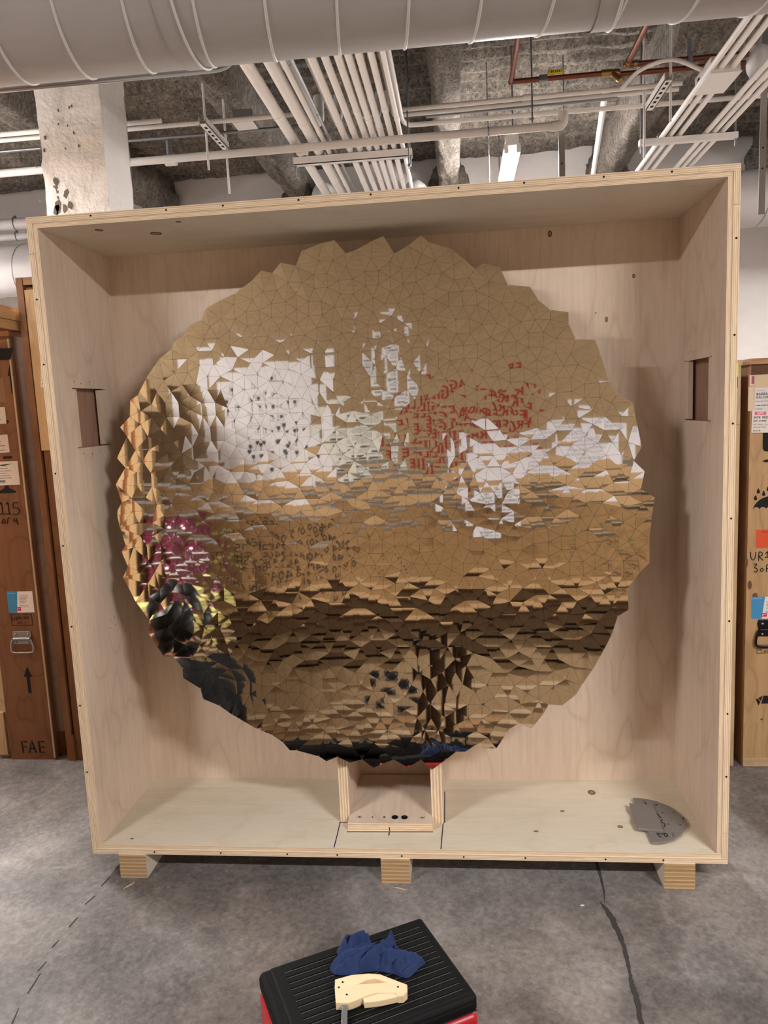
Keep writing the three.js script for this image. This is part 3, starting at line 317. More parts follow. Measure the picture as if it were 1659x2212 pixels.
  for (const [x, y0, y1, w] of [[0.818, 2.35, 2.88, 'under the elbow of the white pipe'], [1.82, 2.4, 3.4, 'at the far right by the duct']]) { const q = thing('strap_hanger', 'flat grey metal strap hanging ' + w, 'hanger'); part('strap', box(x - 0.016, x + 0.016, y0, y1, -2.0, -1.996), M.grey, q); for (const y of [2.62, 2.72]) part('slot', box(x - 0.004, x + 0.004, y, y + 0.008, -1.996, -1.9952), M.hole, q); }
  [[0.022, 2.75, -1.98, 'left of the middle beam'], [0.47, 2.5, -2.6, 'left of the lamp'], [0.915, 2.6, -2.6, 'right of the lamp'], [0.66, 2.9, -1.9, 'just right of the lamp rod']].forEach(([x, y, z, w]) => { const q = thing('hanger_rod', 'thin steel hanger rod ' + w, 'rod'); part('rod', rod([x, y, z], [x, 3.5, z], 0.004, 8), M.zinc, q); part('nut', new THREE.CylinderGeometry(0.009, 0.009, 0.012, 6).translate(x, y + 0.02, z), M.zinc, q); });
  for (const [x, y, w] of [[-0.04, 3.17, 'right end'], [-0.76, 3.2, 'left end']]) { const q = thing('grooved_elbow', 'large white pipe elbow at the ' + w + ' of the conduit rack by the wall', 'pipe'); part('elbow', tubePath([[x, y, -4.29], [x, y, -3.95], [x, y - 0.015, -3.86], [x, y - 0.08, -3.8], [x, y - 0.2, -3.8]], 0.078, 40, 24), M.pipeDim, q); part('clamp_ring', new THREE.TorusGeometry(0.08, 0.014, 10, 30).translate(x, y, -3.97), M.pipeDim, q); part('clamp_bolt', box(x - 0.105, x - 0.085, y - 0.02, y + 0.02, -3.99, -3.95), M.zinc, q); }
  const dp = thing('drain_pipe', 'white pipe slanting from the copper valve back towards the wall', 'pipe'); part('pipe', rod([1.065, 3.12, -2.10], [1.278, 3.12, -3.72], 0.017), M.pipe, dp); part('elbow', tubePath([[1.276, 3.12, -3.69], [1.279, 3.12, -3.74], [1.279, 3.105, -3.77], [1.279, 3.04, -3.78]], 0.021, 20, 14), M.pipe, dp);
  // copper
  const c1 = thing('copper_line', 'dark copper pipe with a brass tee and valve above the lamp', 'pipe'); part('pipe', rod([0.56, 3.1, -1.885], [1.06, 3.1, -1.885], 0.0125), M.copper, c1); part('pipe', rod([0.556, 3.1, -1.885], [0.556, 3.1, 0.6], 0.0125), M.copper, c1); part('elbow', new THREE.SphereGeometry(0.016, 16, 12).translate(0.557, 3.1, -1.885), M.copper, c1); part('pipe', rod([1.06, 3.09, -1.885], [1.678, 3.084, -1.87], 0.0125), M.copper, c1); part('tee', rod([1.0, 3.1, -1.885], [1.09, 3.098, -1.885], 0.0175), M.brass, c1); part('drain_cock', rod([1.05, 3.1, -1.885], [1.085, 3.045, -1.845], 0.014), M.brass, c1);
  const va = part('valve', rbox(0.045, 0.034, 0.034, 0.008).translate(0.715, 3.1, -1.885), M.zinc, c1); part('lever', rbox(0.078, 0.02, 0.014, 0.005).translate(0.775, 3.122, -1.87), M.yellow, va, 'yellow lever'); for (const k of [-0.02, -0.012, 0, 0.01, 0.02]) part('letter', box(0.772 + k, 0.776 + k, 3.117, 3.127, -1.8632, -1.8626), M.ink, c1);
  const c2 = thing('copper_line', 'bright copper pipe coming from the front and turning right at a soldered elbow', 'pipe'); part('pipe', rod([1.11, 3.105, -1.82], [1.11, 3.105, 0.7], 0.0135), M.copper, c2); part('pipe', rod([1.11, 3.105, -1.822], [1.678, 3.105, -1.822], 0.0135), M.copper, c2); part('elbow', new THREE.SphereGeometry(0.0185, 18, 12).translate(1.11, 3.105, -1.822), M.brass, c2); part('collar', rod([1.11, 3.105, -1.77], [1.11, 3.105, -1.79], 0.0165), M.brass, c2); part('collar', rod([1.14, 3.105, -1.822], [1.16, 3.105, -1.822], 0.0165), M.brass, c2); part('saddle', merge([box(1.395, 1.415, 3.07, 3.125, -1.807, -1.803), box(1.395, 1.415, 3.12, 3.2, -1.83, -1.826)]), M.zinc, c2);
  const dm = thing('insulated_stub', 'white rounded end of an insulated pipe cutting in at the right edge', 'pipe'); part('jacket', tubePath([[1.72, 3.075, -1.84], [1.78, 3.06, -1.84], [1.9, 3.05, -1.84], [2.6, 3.05, -1.84]], 0.075, 30, 24), M.white, dm); part('cap', new THREE.SphereGeometry(0.076, 28, 20).scale(0.55, 1, 1).translate(1.722, 3.075, -1.84), M.white, dm);
}
// ------------------------------------------------------------------ printed matter
const fontOf = (w, px, f = 'sans-serif') => w + ' ' + px + 'px ' + f;
// a pasted paper label facing +z (or turned by the parent); lines: [text, x, y, px, weight, colour]
function paper(parent, name, x0, x1, y0, y1, z, bg, draw, label, turn = 0) { const w = x1 - x0, h = y1 - y0, k = 1400, cw = Math.max(16, Math.min(512, Math.round(w * k))), ch = Math.max(16, Math.min(512, Math.round(h * k)));
  const t = canvasTex(cw, ch, (g) => { g.fillStyle = bg; g.fillRect(0, 0, cw, ch); if (draw) { g.scale(cw / w, ch / h); draw(g, w, h); } });
  const m = part(name, new THREE.BoxGeometry(w, h, 0.0006), [M.paper, M.paper, M.paper, M.paper, std({ map: t, roughness: 0.75 }), M.paper], parent, label); m.position.set((x0 + x1) / 2, (y0 + y1) / 2, z); m.rotation.z = turn; return m; }
function say(g, text, x, y, px, col = '#1a1a1a', weight = 'normal', f = 'sans-serif') { g.save(); g.translate(x, y); g.scale(px / 40, px / 40); g.fillStyle = col; g.font = fontOf(weight, 40, f); g.fillText(text, 0, 0); g.restore(); }
function rules(g, x, y0, dy, n, w, col = '#555', seed = 1) { const r = rng(seed); g.fillStyle = col; for (let i = 0; i < n; i++) { let q = x; const end = x + w * (0.55 + 0.45 * r()); while (q < end) { const l = w * (0.03 + 0.09 * r()); g.fillRect(q, y0 + i * dy, Math.min(l, end - q), dy * 0.32); q += l + w * 0.02; } } }
// paint or pen straight on the wood: transparent ground
function inkText(parent, name, x, y, z, w, h, lines, col = '#120d0a', turn = 0, back = false) { const cw = 512, ch = Math.max(32, Math.round(512 * h / w)); const t = canvasTex(cw, ch, (g) => { g.clearRect(0, 0, cw, ch); g.fillStyle = col; for (const [s, fx, fy, px, weight, f] of lines) { g.font = fontOf(weight || 'normal', Math.round(px * ch), f || 'sans-serif'); g.fillText(s, fx * cw, fy * ch); } });
  const m = part(name, new THREE.PlaneGeometry(w, h), std({ map: t, transparent: true, alphaTest: 0.35, roughness: 0.9 }), parent); m.position.set(x, y, z); m.rotation.z = turn; if (back) m.rotation.y = Math.PI; return m; }
function pen(parent, name, strokes, z, r = 0.0022, mat = M.ink) { part(name, merge(strokes.map((st) => tubePath(st.map(([x, y]) => [x, y, z]), r, Math.max(8, st.length * 6), 6, 0.4))).scale(1, 1, 1), mat, parent); }
function stencil(parent, name, pts, z, mat = M.ink) { const g = poly(pts, 0.0004); g.translate(0, 0, z); return part(name, g, mat, parent); }
const arrow = (x, y, w, h) => [[x, y + h], [x - w / 2, y + h * 0.62], [x - w * 0.2, y + h * 0.62], [x - w * 0.17, y], [x + w * 0.2, y], [x + w * 0.2, y + h * 0.62], [x + w / 2, y + h * 0.62]];
function chestHandle(parent, x, y, z, w, mat) { // plate with four rivets and a drop ring
  const k = w / 0.12, P = (a) => a.map(([u, v]) => [x + u * k, y + v * k]); const g = poly(P([[-0.046, 0.06], [0.046, 0.06], [0.05, 0.045], [0.044, 0.02], [0.05, -0.005], [-0.05, -0.005], [-0.044, 0.02], [-0.05, 0.045]]), 0.004, 0.0015); g.translate(0, 0, z); const pl = part('handle_plate', g, mat, parent);
  part('barrel', rod([x - 0.045 * k, y + 0.022 * k, z + 0.009], [x + 0.045 * k, y + 0.022 * k, z + 0.009], 0.008 * k, 14), mat, pl); for (const u of [-0.034, 0.034]) for (const v of [0.046, 0.004]) part('rivet', new THREE.SphereGeometry(0.006 * k, 12, 8).translate(x + u * k, y + v * k, z + 0.006), M.steel, pl);
  part('ring', tubePath([[-0.048, 0.022], [-0.056, 0.0], [-0.06, -0.03], [-0.05, -0.046], [0, -0.048], [0.05, -0.046], [0.06, -0.03], [0.056, 0.0], [0.048, 0.022]].map(([u, v]) => [x + u * k, y + v * k, z + 0.012]), 0.0048 * k, 60, 10), mat === M.black ? M.black : M.steel, parent); }
function artLabel(parent, x0, x1, y0, y1, z) { paper(parent, 'paper_label', x0, x1, y0, y1, z, '#e9e4e2', (g, w, h) => { g.fillStyle = '#3f8fc4'; g.beginPath(); g.moveTo(0, 0); g.lineTo(w * 0.42, 0); g.lineTo(w * 0.33, h); g.lineTo(0, h); g.fill(); g.fillStyle = '#7fbbe0'; g.fillRect(w * 0.03, h * 0.06, w * 0.3, h * 0.03); rules(g, w * 0.47, h * 0.2, h * 0.065, 6, w * 0.36, '#666', 4); rules(g, w * 0.45, h * 0.66, h * 0.07, 2, w * 0.4, '#666', 5); g.fillStyle = '#c81f58'; g.fillRect(w * 0.32, h * 0.75, w * 0.17, h * 0.16); g.fillStyle = '#fff'; g.fillRect(w * 0.35, h * 0.79, w * 0.03, h * 0.08); g.fillRect(w * 0.41, h * 0.79, w * 0.05, h * 0.03); }, 'blue and white printed label'); }

// ------------------------------------------------------------------ crates left of the open crate
{
  const z = -0.83;
  const f = thing('wooden_crate', 'tall reddish-brown crate at the left edge, stencilled FAE near its foot', 'crate', [-1.722, 0, z]); const X = (x) => x + 1.722;
  slab('front_board', f, [0, 0.935, -0.012], [0.212, 1.87, 0.024], M.oldLeftShade, 'y'); slab('side_board', f, [0.094, 0.945, -0.26], [0.024, 1.87, 0.46], M.oldLeftShade, 'y'); slab('side_board', f, [-0.094, 0.945, -0.26], [0.024, 1.87, 0.46], M.old, 'y'); slab('corner_trim', f, [0.1045, 0.935, 0.0015], [0.006, 1.85, 0.006], M.kraft, 'y'); slab('back_board', f, [0, 0.935, -0.5], [0.212, 1.87, 0.024], M.old, 'y'); slab('top_board', f, [0, 1.882, -0.256], [0.215, 0.022, 0.51], M.old, 'x');
  slab('batten', f, [-0.05, 1.83, 0.004], [0.16, 0.11, 0.008], M.oldShade, 'x'); slab('foot_block', f, [0.115, 0.055, -0.2], [0.03, 0.11, 0.3], M.oldShade, 'z');
  stencil(f, 'stencil_mark', [[X(-1.76), 1.823], [X(-1.595), 1.82], [X(-1.613), 1.774], [X(-1.76), 1.774]], 0.009); stencil(f, 'stencil_arrow', arrow(X(-1.590), 1.633, 0.026, 0.12).map(([x, y]) => [x - 0.035, y]), 0.0006); stencil(f, 'stencil_arrow', arrow(X(-1.702), 0.314, 0.04, 0.122), 0.0006);
  stencil(f, 'stencil_mark', [[X(-1.70), 1.36], [X(-1.66), 1.362], [X(-1.66), 1.372], [X(-1.70), 1.372]], 0.0006); stencil(f, 'stencil_mark', [[X(-1.69), 1.545], [X(-1.655), 1.52], [X(-1.66), 1.51], [X(-1.69), 1.51]], 0.0006); stencil(f, 'stencil_mark', [[X(-1.706), 1.255], [X(-1.694), 1.255], [X(-1.69), 1.236], [X(-1.66), 1.222], [X(-1.662), 1.214], [X(-1.74), 1.214], [X(-1.738), 1.222], [X(-1.71), 1.236]], 0.0006);
  paper(f, 'paper_patch', X(-1.80), X(-1.66), 1.60, 1.70, 0.0006, '#8a6a52', null); paper(f, 'paper_label', X(-1.80), X(-1.667), 1.51, 1.58, 0.0009, '#d8d2c8', (g, w, h) => rules(g, w * 0.5, h * 0.3, h * 0.14, 4, w * 0.4, '#777', 3));
  paper(f, 'paper_label', X(-1.82), X(-1.668), 1.386, 1.462, 0.0009, '#d5cfc8', (g, w, h) => { rules(g, w * 0.4, h * 0.35, h * 0.12, 5, w * 0.5, '#555', 6); }, undefined, 0.03); paper(f, 'paper_label', X(-1.80), X(-1.637), 1.248, 1.35, 0.0009, '#d9d3cb', (g, w, h) => { g.fillStyle = '#444'; g.beginPath(); g.moveTo(w * 0.35, h * 0.16); g.lineTo(w * 0.6, h * 0.12); g.lineTo(w * 0.85, h * 0.1); g.lineTo(w * 0.6, h * 0.2); g.fill(); rules(g, w * 0.4, h * 0.28, h * 0.1, 5, w * 0.5, '#777', 8); g.fillRect(w * 0.4, h * 0.78, w * 0.2, h * 0.1); });
  pen(f, 'pen_writing', [[[X(-1.742), 1.165], [X(-1.732), 1.175], [X(-1.732), 1.125]], [[X(-1.75), 1.125], [X(-1.718), 1.123]], [[X(-1.712), 1.165], [X(-1.703), 1.173], [X(-1.702), 1.125]], [[X(-1.716), 1.124], [X(-1.692), 1.122]], [[X(-1.655), 1.172], [X(-1.678), 1.17], [X(-1.68), 1.15], [X(-1.66), 1.148], [X(-1.655), 1.13], [X(-1.672), 1.118], [X(-1.683), 1.124]]], 0.0006); pen(f, 'pen_writing', [[[X(-1.735), 1.098], [X(-1.74), 1.085], [X(-1.725), 1.085], [X(-1.728), 1.1], [X(-1.735), 1.098]], [[X(-1.715), 1.08], [X(-1.71), 1.105], [X(-1.70), 1.105]], [[X(-1.68), 1.105], [X(-1.686), 1.092], [X(-1.672), 1.092]], [[X(-1.672), 1.105], [X(-1.668), 1.075]]], 0.0006);
  artLabel(f, X(-1.757), X(-1.637), 0.685, 0.78, 0.0006); inkText(f, 'branded_stamp', X(-1.70), 0.652, 0.0008, 0.1, 0.05, [['US', 0.03, 0.55, 0.45, 'bold'], ['UB-378', 0.28, 0.45, 0.34, 'bold'], ['HT', 0.3, 0.9, 0.34, 'bold']], '#2a1408'); part('stamp_frame', merge([box(X(-1.75), X(-1.652), 0.676, 0.678, 0.0003, 0.001), box(X(-1.75), X(-1.652), 0.626, 0.628, 0.0003, 0.001), box(X(-1.75), X(-1.748), 0.626, 0.678, 0.0003, 0.001), box(X(-1.654), X(-1.652), 0.626, 0.678, 0.0003, 0.001)]), M.ink, f);
  chestHandle(f, X(-1.705), 0.548, 0.001, 0.104, M.zinc);
  const L = 0.045; // FAE in broken stencil letters
  stencil(f, 'stencil_letter', [[X(-1.772), 0.088], [X(-1.765), 0.088], [X(-1.762), 0.032], [X(-1.769), 0.032]], 0.0006); stencil(f, 'stencil_letter', [[X(-1.760), 0.088], [X(-1.742), 0.088], [X(-1.742), 0.082], [X(-1.760), 0.082]], 0.0006); stencil(f, 'stencil_letter', [[X(-1.758), 0.064], [X(-1.745), 0.064], [X(-1.745), 0.058], [X(-1.758), 0.058]], 0.0006);
  stencil(f, 'stencil_letter', [[X(-1.723), 0.09], [X(-1.717), 0.09], [X(-1.70), 0.032], [X(-1.709), 0.032]], 0.0006); stencil(f, 'stencil_letter', [[X(-1.726), 0.082], [X(-1.722), 0.078], [X(-1.733), 0.032], [X(-1.74), 0.032]], 0.0006); stencil(f, 'stencil_letter', [[X(-1.727), 0.056], [X(-1.714), 0.056], [X(-1.713), 0.05], [X(-1.728), 0.05]], 0.0006);
  stencil(f, 'stencil_letter', [[X(-1.691), 0.088], [X(-1.683), 0.088], [X(-1.681), 0.032], [X(-1.689), 0.032]], 0.0006); for (const y of [0.083, 0.057, 0.033]) stencil(f, 'stencil_letter', [[X(-1.679), y + 0.005], [X(-1.66), y + 0.005], [X(-1.66), y], [X(-1.679), y]], 0.0006);
  const lc = thing('wooden_crate', 'light timber crate lying on top of the reddish crate at the left edge', 'crate', [-1.79, 1.893, -0.96]); slab('front_board', lc, [0, 0.04, 0.25], [0.43, 0.08, 0.018], M.pine, 'x'); for (const q of [-1, 1]) { slab('side_board', lc, [q * 0.208, 0.018, 0], [0.016, 0.036, 0.5], M.pine, 'z'); slab('side_board', lc, [q * 0.208, 0.0595, 0], [0.018, 0.042, 0.5], M.pine, 'z'); } slab('top_board', lc, [0, 0.085, 0], [0.43, 0.012, 0.52], M.pine, 'z'); slab('bottom_board', lc, [0, 0.005, 0], [0.4, 0.01, 0.48], M.oldShade, 'z');
  const l0 = thing('wooden_crate', 'pale plywood crate standing in shade at the extreme left edge', 'crate', [-2.02, 0, -0.86]); slab('front_board', l0, [0, 0.9, 0.0], [0.36, 1.74, 0.02], M.kraft, 'y'); slab('side_board', l0, [0.17, 0.9, -0.22], [0.02, 1.74, 0.42], M.kraft, 'y'); slab('side_board', l0, [-0.17, 0.9, -0.22], [0.02, 1.74, 0.42], M.kraft, 'y'); slab('batten', l0, [0.15, 0.12, 0.018], [0.05, 0.2, 0.016], M.kraftPale, 'y'); slab('runner', l0, [0, 0.015, -0.2], [0.34, 0.03, 0.4], M.old, 'x');
  const st = thing('steel_rail', 'slim grey steel rail standing upright between two crates at the left', 'rail', [-1.576, 0, -0.97]); part('web', box(-0.008, 0.010, 0.02, 1.77, -0.01, -0.006), M.zinc, st); part('flange', box(-0.008, -0.005, 0.02, 1.77, -0.006, 0.012), M.steel, st); for (const y of [0.5, 0.9, 1.3, 1.7]) part('hole', box(-0.001, 0.004, y, y + 0.012, -0.006, -0.0052), M.hole, st);
  const pc = thing('wooden_crate', 'tall narrow brown crate darkened for shade, half hidden behind the open crate at the left', 'crate', [-1.27, 0, z]); const Y = (x) => x + 1.27;
  slab('edge_board', pc, [Y(-1.538), 1.05, -0.05], [0.028, 2.1, 0.12], M.oldLeftShade, 'y'); slab('front_board', pc, [Y(-1.24), 1.03, -0.012], [0.55, 2.06, 0.024], M.oldLeftShade, 'y'); slab('top_board', pc, [Y(-1.25), 2.085, -0.05], [0.54, 0.03, 0.12], M.old, 'x'); slab('back_board', pc, [Y(-1.25), 1.03, -0.11], [0.56, 2.06, 0.012], M.old, 'y'); slab('side_board', pc, [Y(-0.97), 1.03, -0.05], [0.02, 2.06, 0.12], M.old, 'y'); slab('light_board', pc, [Y(-1.47), 1.72, 0.004], [0.10, 0.66, 0.008], M.pine, 'y'); slab('foot_block', pc, [Y(-1.53), 0.06, 0.006], [0.03, 0.12, 0.012], M.oldShade, 'y');
  paper(pc, 'paper_label', Y(-1.488), Y(-1.40), 1.648, 1.735, 0.009, '#dcd7d0', (g, w, h) => rules(g, w * 0.08, h * 0.12, h * 0.17, 5, w * 0.8, '#444', 12), undefined, -0.12); pen(pc, 'pen_writing', [[[Y(-1.475), 1.30], [Y(-1.47), 1.27], [Y(-1.455), 1.27]], [[Y(-1.47), 1.25], [Y(-1.475), 1.235], [Y(-1.46), 1.235], [Y(-1.462), 1.25], [Y(-1.47), 1.25]], [[Y(-1.47), 1.21], [Y(-1.474), 1.19], [Y(-1.455), 1.185]], [[Y(-1.47), 1.17], [Y(-1.474), 1.15], [Y(-1.452), 1.15]]], 0.001, 0.0016);
}
// ------------------------------------------------------------------ crates right of the open crate
{
  const z = -0.79;
  const n = thing('wooden_crate', 'narrow plywood crate wedged right behind the open crate, yellow sticker near its top', 'crate', [1.2, 0, z]); slab('front_board', n, [0, 0.8, -0.01], [0.208, 1.6, 0.02], M.kraftPale, 'y'); slab('side_board', n, [0.099, 0.8, -0.26], [0.01, 1.6, 0.48], M.old, 'y'); slab('side_board', n, [-0.099, 0.8, -0.26], [0.01, 1.6, 0.48], M.old, 'y'); slab('top_board', n, [0.002, 1.611, -0.25], [0.212, 0.02, 0.5], M.kraft, 'z'); slab('corner_batten', n, [0.09, 1.49, 0.003], [0.022, 0.22, 0.006], M.kraft, 'y'); slab('corner_batten', n, [0.09, 0.08, 0.003], [0.022, 0.15, 0.006], M.kraftPale, 'y');
  paper(n, 'yellow_sticker', 0.06, 0.092, 1.56, 1.61, 0.0066, '#dfe04a', null); paper(n, 'maroon_sticker', 0.06, 0.09, 1.516, 1.557, 0.0068, '#74203a', null);
  const c = thing('wooden_crate', 'tan crate at the right edge, with umbrella stencil and pasted shipping labels', 'crate', [1.55, 0, z]); const X = (x) => x - 1.55;
  slab('front_board', c, [0, 0.8, -0.012], [0.42, 1.6, 0.024], M.tan, 'y'); slab('side_board', c, [-0.2, 0.8, -0.27], [0.02, 1.6, 0.49], M.old, 'y'); slab('side_board', c, [0.2, 0.8, -0.27], [0.02, 1.6, 0.49], M.old, 'y'); slab('top_board', c, [0, 1.612, -0.25], [0.43, 0.022, 0.53], M.old, 'x'); slab('top_band', c, [0, 1.588, 0.002], [0.42, 0.05, 0.004], M.bandBrown, 'x'); slab('bottom_board', c, [0, 0.02, -0.27], [0.38, 0.03, 0.48], M.old, 'x'); slab('base_trim', c, [0, 0.02, 0.002], [0.42, 0.036, 0.004], M.kraftPale, 'x');
  paper(c, 'maroon_logo_card', X(1.330), X(1.46), 1.518, 1.567, 0.0008, '#a9706c', (g, w, h) => { g.fillStyle = '#e2cdb8'; g.fillRect(w * 0.04, h * 0.08, w * 0.2, h * 0.84); g.fillStyle = '#a05c60'; g.fillRect(w * 0.09, h * 0.18, w * 0.18, h * 0.6); });
  paper(c, 'kraft_card', X(1.352), X(1.56), 1.43, 1.568, 0.0016, '#d6bfa0', (g, w, h) => { rules(g, w * 0.5, h * 0.25, h * 0.07, 3, w * 0.4, '#777', 3); }); paper(c, 'kraft_card', X(1.331), X(1.45), 1.428, 1.52, 0.0012, '#dcc9ac', null);
  paper(c, 'address_label', X(1.354), X(1.53), 1.428, 1.514, 0.0024, '#dbd9d8', (g, w, h) => { rules(g, w * 0.03, h * 0.13, h * 0.06, 1, w * 0.2, '#777', 2); say(g, 'BARBARA G', w * 0.03, h * 0.33, h * 0.15, '#333', 'bold'); say(g, 'GALLERY', w * 0.03, h * 0.47, h * 0.14, '#333', 'bold'); rules(g, w * 0.03, h * 0.58, h * 0.07, 1, w * 0.5, '#666', 5); rules(g, w * 0.02, h * 0.75, h * 0.1, 1, w * 0.7, '#222', 6); say(g, '214666', w * 0.02, h * 0.96, h * 0.09, '#333'); });
  paper(c, 'shipping_label', X(1.345), X(1.52), 1.343, 1.427, 0.003, '#e6dcda', (g, w, h) => { g.fillStyle = '#e0708a'; g.fillRect(w * 0.05, h * 0.05, w * 0.24, h * 0.15); say(g, 'SAT', w * 0.11, h * 0.18, h * 0.16, '#f4d6dc', 'bold'); say(g, 'SAT#  88255', w * 0.03, h * 0.36, h * 0.13, '#222', 'bold'); say(g, 'DIN  214666', w * 0.03, h * 0.5, h * 0.1, '#222', 'bold'); say(g, 'ART PANEL / GLASS', w * 0.03, h * 0.66, h * 0.09, '#555'); say(g, 'SAFE ART EXIT', w * 0.03, h * 0.79, h * 0.09, '#555'); say(g, '10 of 16', w * 0.03, h * 0.94, h * 0.09, '#222', 'bold'); }, undefined, -0.03);
  { const s = new THREE.Shape(); s.moveTo(X(1.388), 1.40); s.lineTo(X(1.388), 1.29); s.quadraticCurveTo(X(1.388), 1.272, X(1.406), 1.272); s.lineTo(X(1.47), 1.272); s.lineTo(X(1.47), 1.40); const g = new THREE.ExtrudeGeometry(s, { depth: 0.0005, bevelEnabled: false }); g.translate(0, 0, 0.0004); part('stencil_block', g, M.ink, c); }
  { const s = new THREE.Shape(); s.moveTo(X(1.358), 1.055); s.quadraticCurveTo(X(1.375), 1.100, X(1.43), 1.102); s.quadraticCurveTo(X(1.485), 1.100, X(1.502), 1.055); for (const x of [1.478, 1.454, 1.43, 1.406, 1.382, 1.358]) { s.quadraticCurveTo(X(x + 0.012), 1.068, X(x), 1.052); } const g = new THREE.ExtrudeGeometry(s, { depth: 0.0005, bevelEnabled: false }); g.translate(0, 0, 0.0004); part('umbrella_stencil', g, M.ink, c); part('umbrella_stencil', box(X(1.4265), X(1.4335), 0.99, 1.06, 0.0003, 0.0009), M.ink, c); stencil(c, 'umbrella_stencil', [[X(1.388), 1.236], [X(1.40), 1.242], [X(1.47), 1.24], [X(1.47), 1.232], [X(1.40), 1.231]], 0.0004);
    for (const [x, y] of [[1.376, 1.122], [1.396, 1.112], [1.366, 1.096], [1.412, 1.13], [1.43, 1.118], [1.45, 1.128]]) { const d = new THREE.Shape(); d.moveTo(X(x), y + 0.011); d.quadraticCurveTo(X(x + 0.006), y, X(x + 0.006), y - 0.004); d.absarc(X(x), y - 0.004, 0.006, 0, Math.PI, true); d.quadraticCurveTo(X(x - 0.006), y, X(x), y + 0.011); const q = new THREE.ExtrudeGeometry(d, { depth: 0.0005, bevelEnabled: false }); q.translate(0, 0, 0.0004); part('drop_stencil', q, M.ink, c); } }
  paper(c, 'orange_label', X(1.371), X(1.53), 0.899, 0.972, 0.0008, '#d8542f', (g, w, h) => { rules(g, w * 0.12, h * 0.13, h * 0.1, 1, w * 0.7, '#5a1a10', 3); rules(g, w * 0.28, h * 0.76, h * 0.1, 1, w * 0.4, '#5a1a10', 4); }, 'orange paper label');
  pen(c, 'pen_writing', [[[X(1.352), 0.885], [X(1.354), 0.862], [X(1.362), 0.852], [X(1.37), 0.862], [X(1.372), 0.884]], [[X(1.383), 0.848], [X(1.384), 0.882], [X(1.395), 0.88], [X(1.395), 0.868], [X(1.385), 0.866], [X(1.40), 0.849]], [[X(1.408), 0.876], [X(1.416), 0.884], [X(1.414), 0.862]], [[X(1.406), 0.861], [X(1.426), 0.863]]], 0.0006, 0.0017); pen(c, 'pen_writing', [[[X(1.364), 0.834], [X(1.377), 0.836], [X(1.369), 0.822], [X(1.379), 0.815], [X(1.376), 0.804], [X(1.366), 0.806]], [[X(1.395), 0.82], [X(1.39), 0.81], [X(1.396), 0.805], [X(1.402), 0.812], [X(1.396), 0.82]], [[X(1.413), 0.803], [X(1.414), 0.83], [X(1.426), 0.83]], [[X(1.414), 0.816], [X(1.424), 0.817]]], 0.0006, 0.0017);
  for (const [x, y, a, b] of [[1.352, 0.752, 0.008, 0.018], [1.373, 0.708, 0.01, 0.013], [1.338, 0.842, 0.006, 0.02], [1.41, 0.2, 0.006, 0.004]]) { const g = new THREE.CylinderGeometry(1, 1, 1, 16); g.scale(a, 0.0005, b); g.rotateX(Math.PI / 2); g.translate(X(x), y, 0.0003); part('knot', g, M.knot, c); }
  artLabel(c, X(1.360), X(1.48), 0.616, 0.704, 0.0008); chestHandle(c, X(1.434), 0.552, 0.001, 0.118, M.black); inkText(c, 'branded_stamp', X(1.436), 0.492, 0.0008, 0.1, 0.034, [['UB-378', 0.2, 0.45, 0.4, 'bold'], ['HT', 0.24, 0.95, 0.4, 'bold'], ['US', 0.02, 0.7, 0.35, 'bold']], '#1c100a'); part('stamp_frame', merge([box(X(1.384), X(1.49), 0.508, 0.5095, 0.0003, 0.001), box(X(1.384), X(1.49), 0.474, 0.4755, 0.0003, 0.001), box(X(1.384), X(1.3855), 0.474, 0.51, 0.0003, 0.001), box(X(1.4005), X(1.402), 0.474, 0.51, 0.0003, 0.001)]), M.ink, c);
  stencil(c, 'fragile_stencil', [[X(1.385), 0.284], [X(1.392), 0.288], [X(1.403), 0.274], [X(1.396), 0.258]], 0.0004); stencil(c, 'fragile_stencil', [[X(1.394), 0.289], [X(1.411), 0.299], [X(1.405), 0.277]], 0.0004); stencil(c, 'fragile_stencil', [[X(1.408), 0.274], [X(1.414), 0.299], [X(1.47), 0.299], [X(1.47), 0.266], [X(1.405), 0.266]], 0.0004);
}
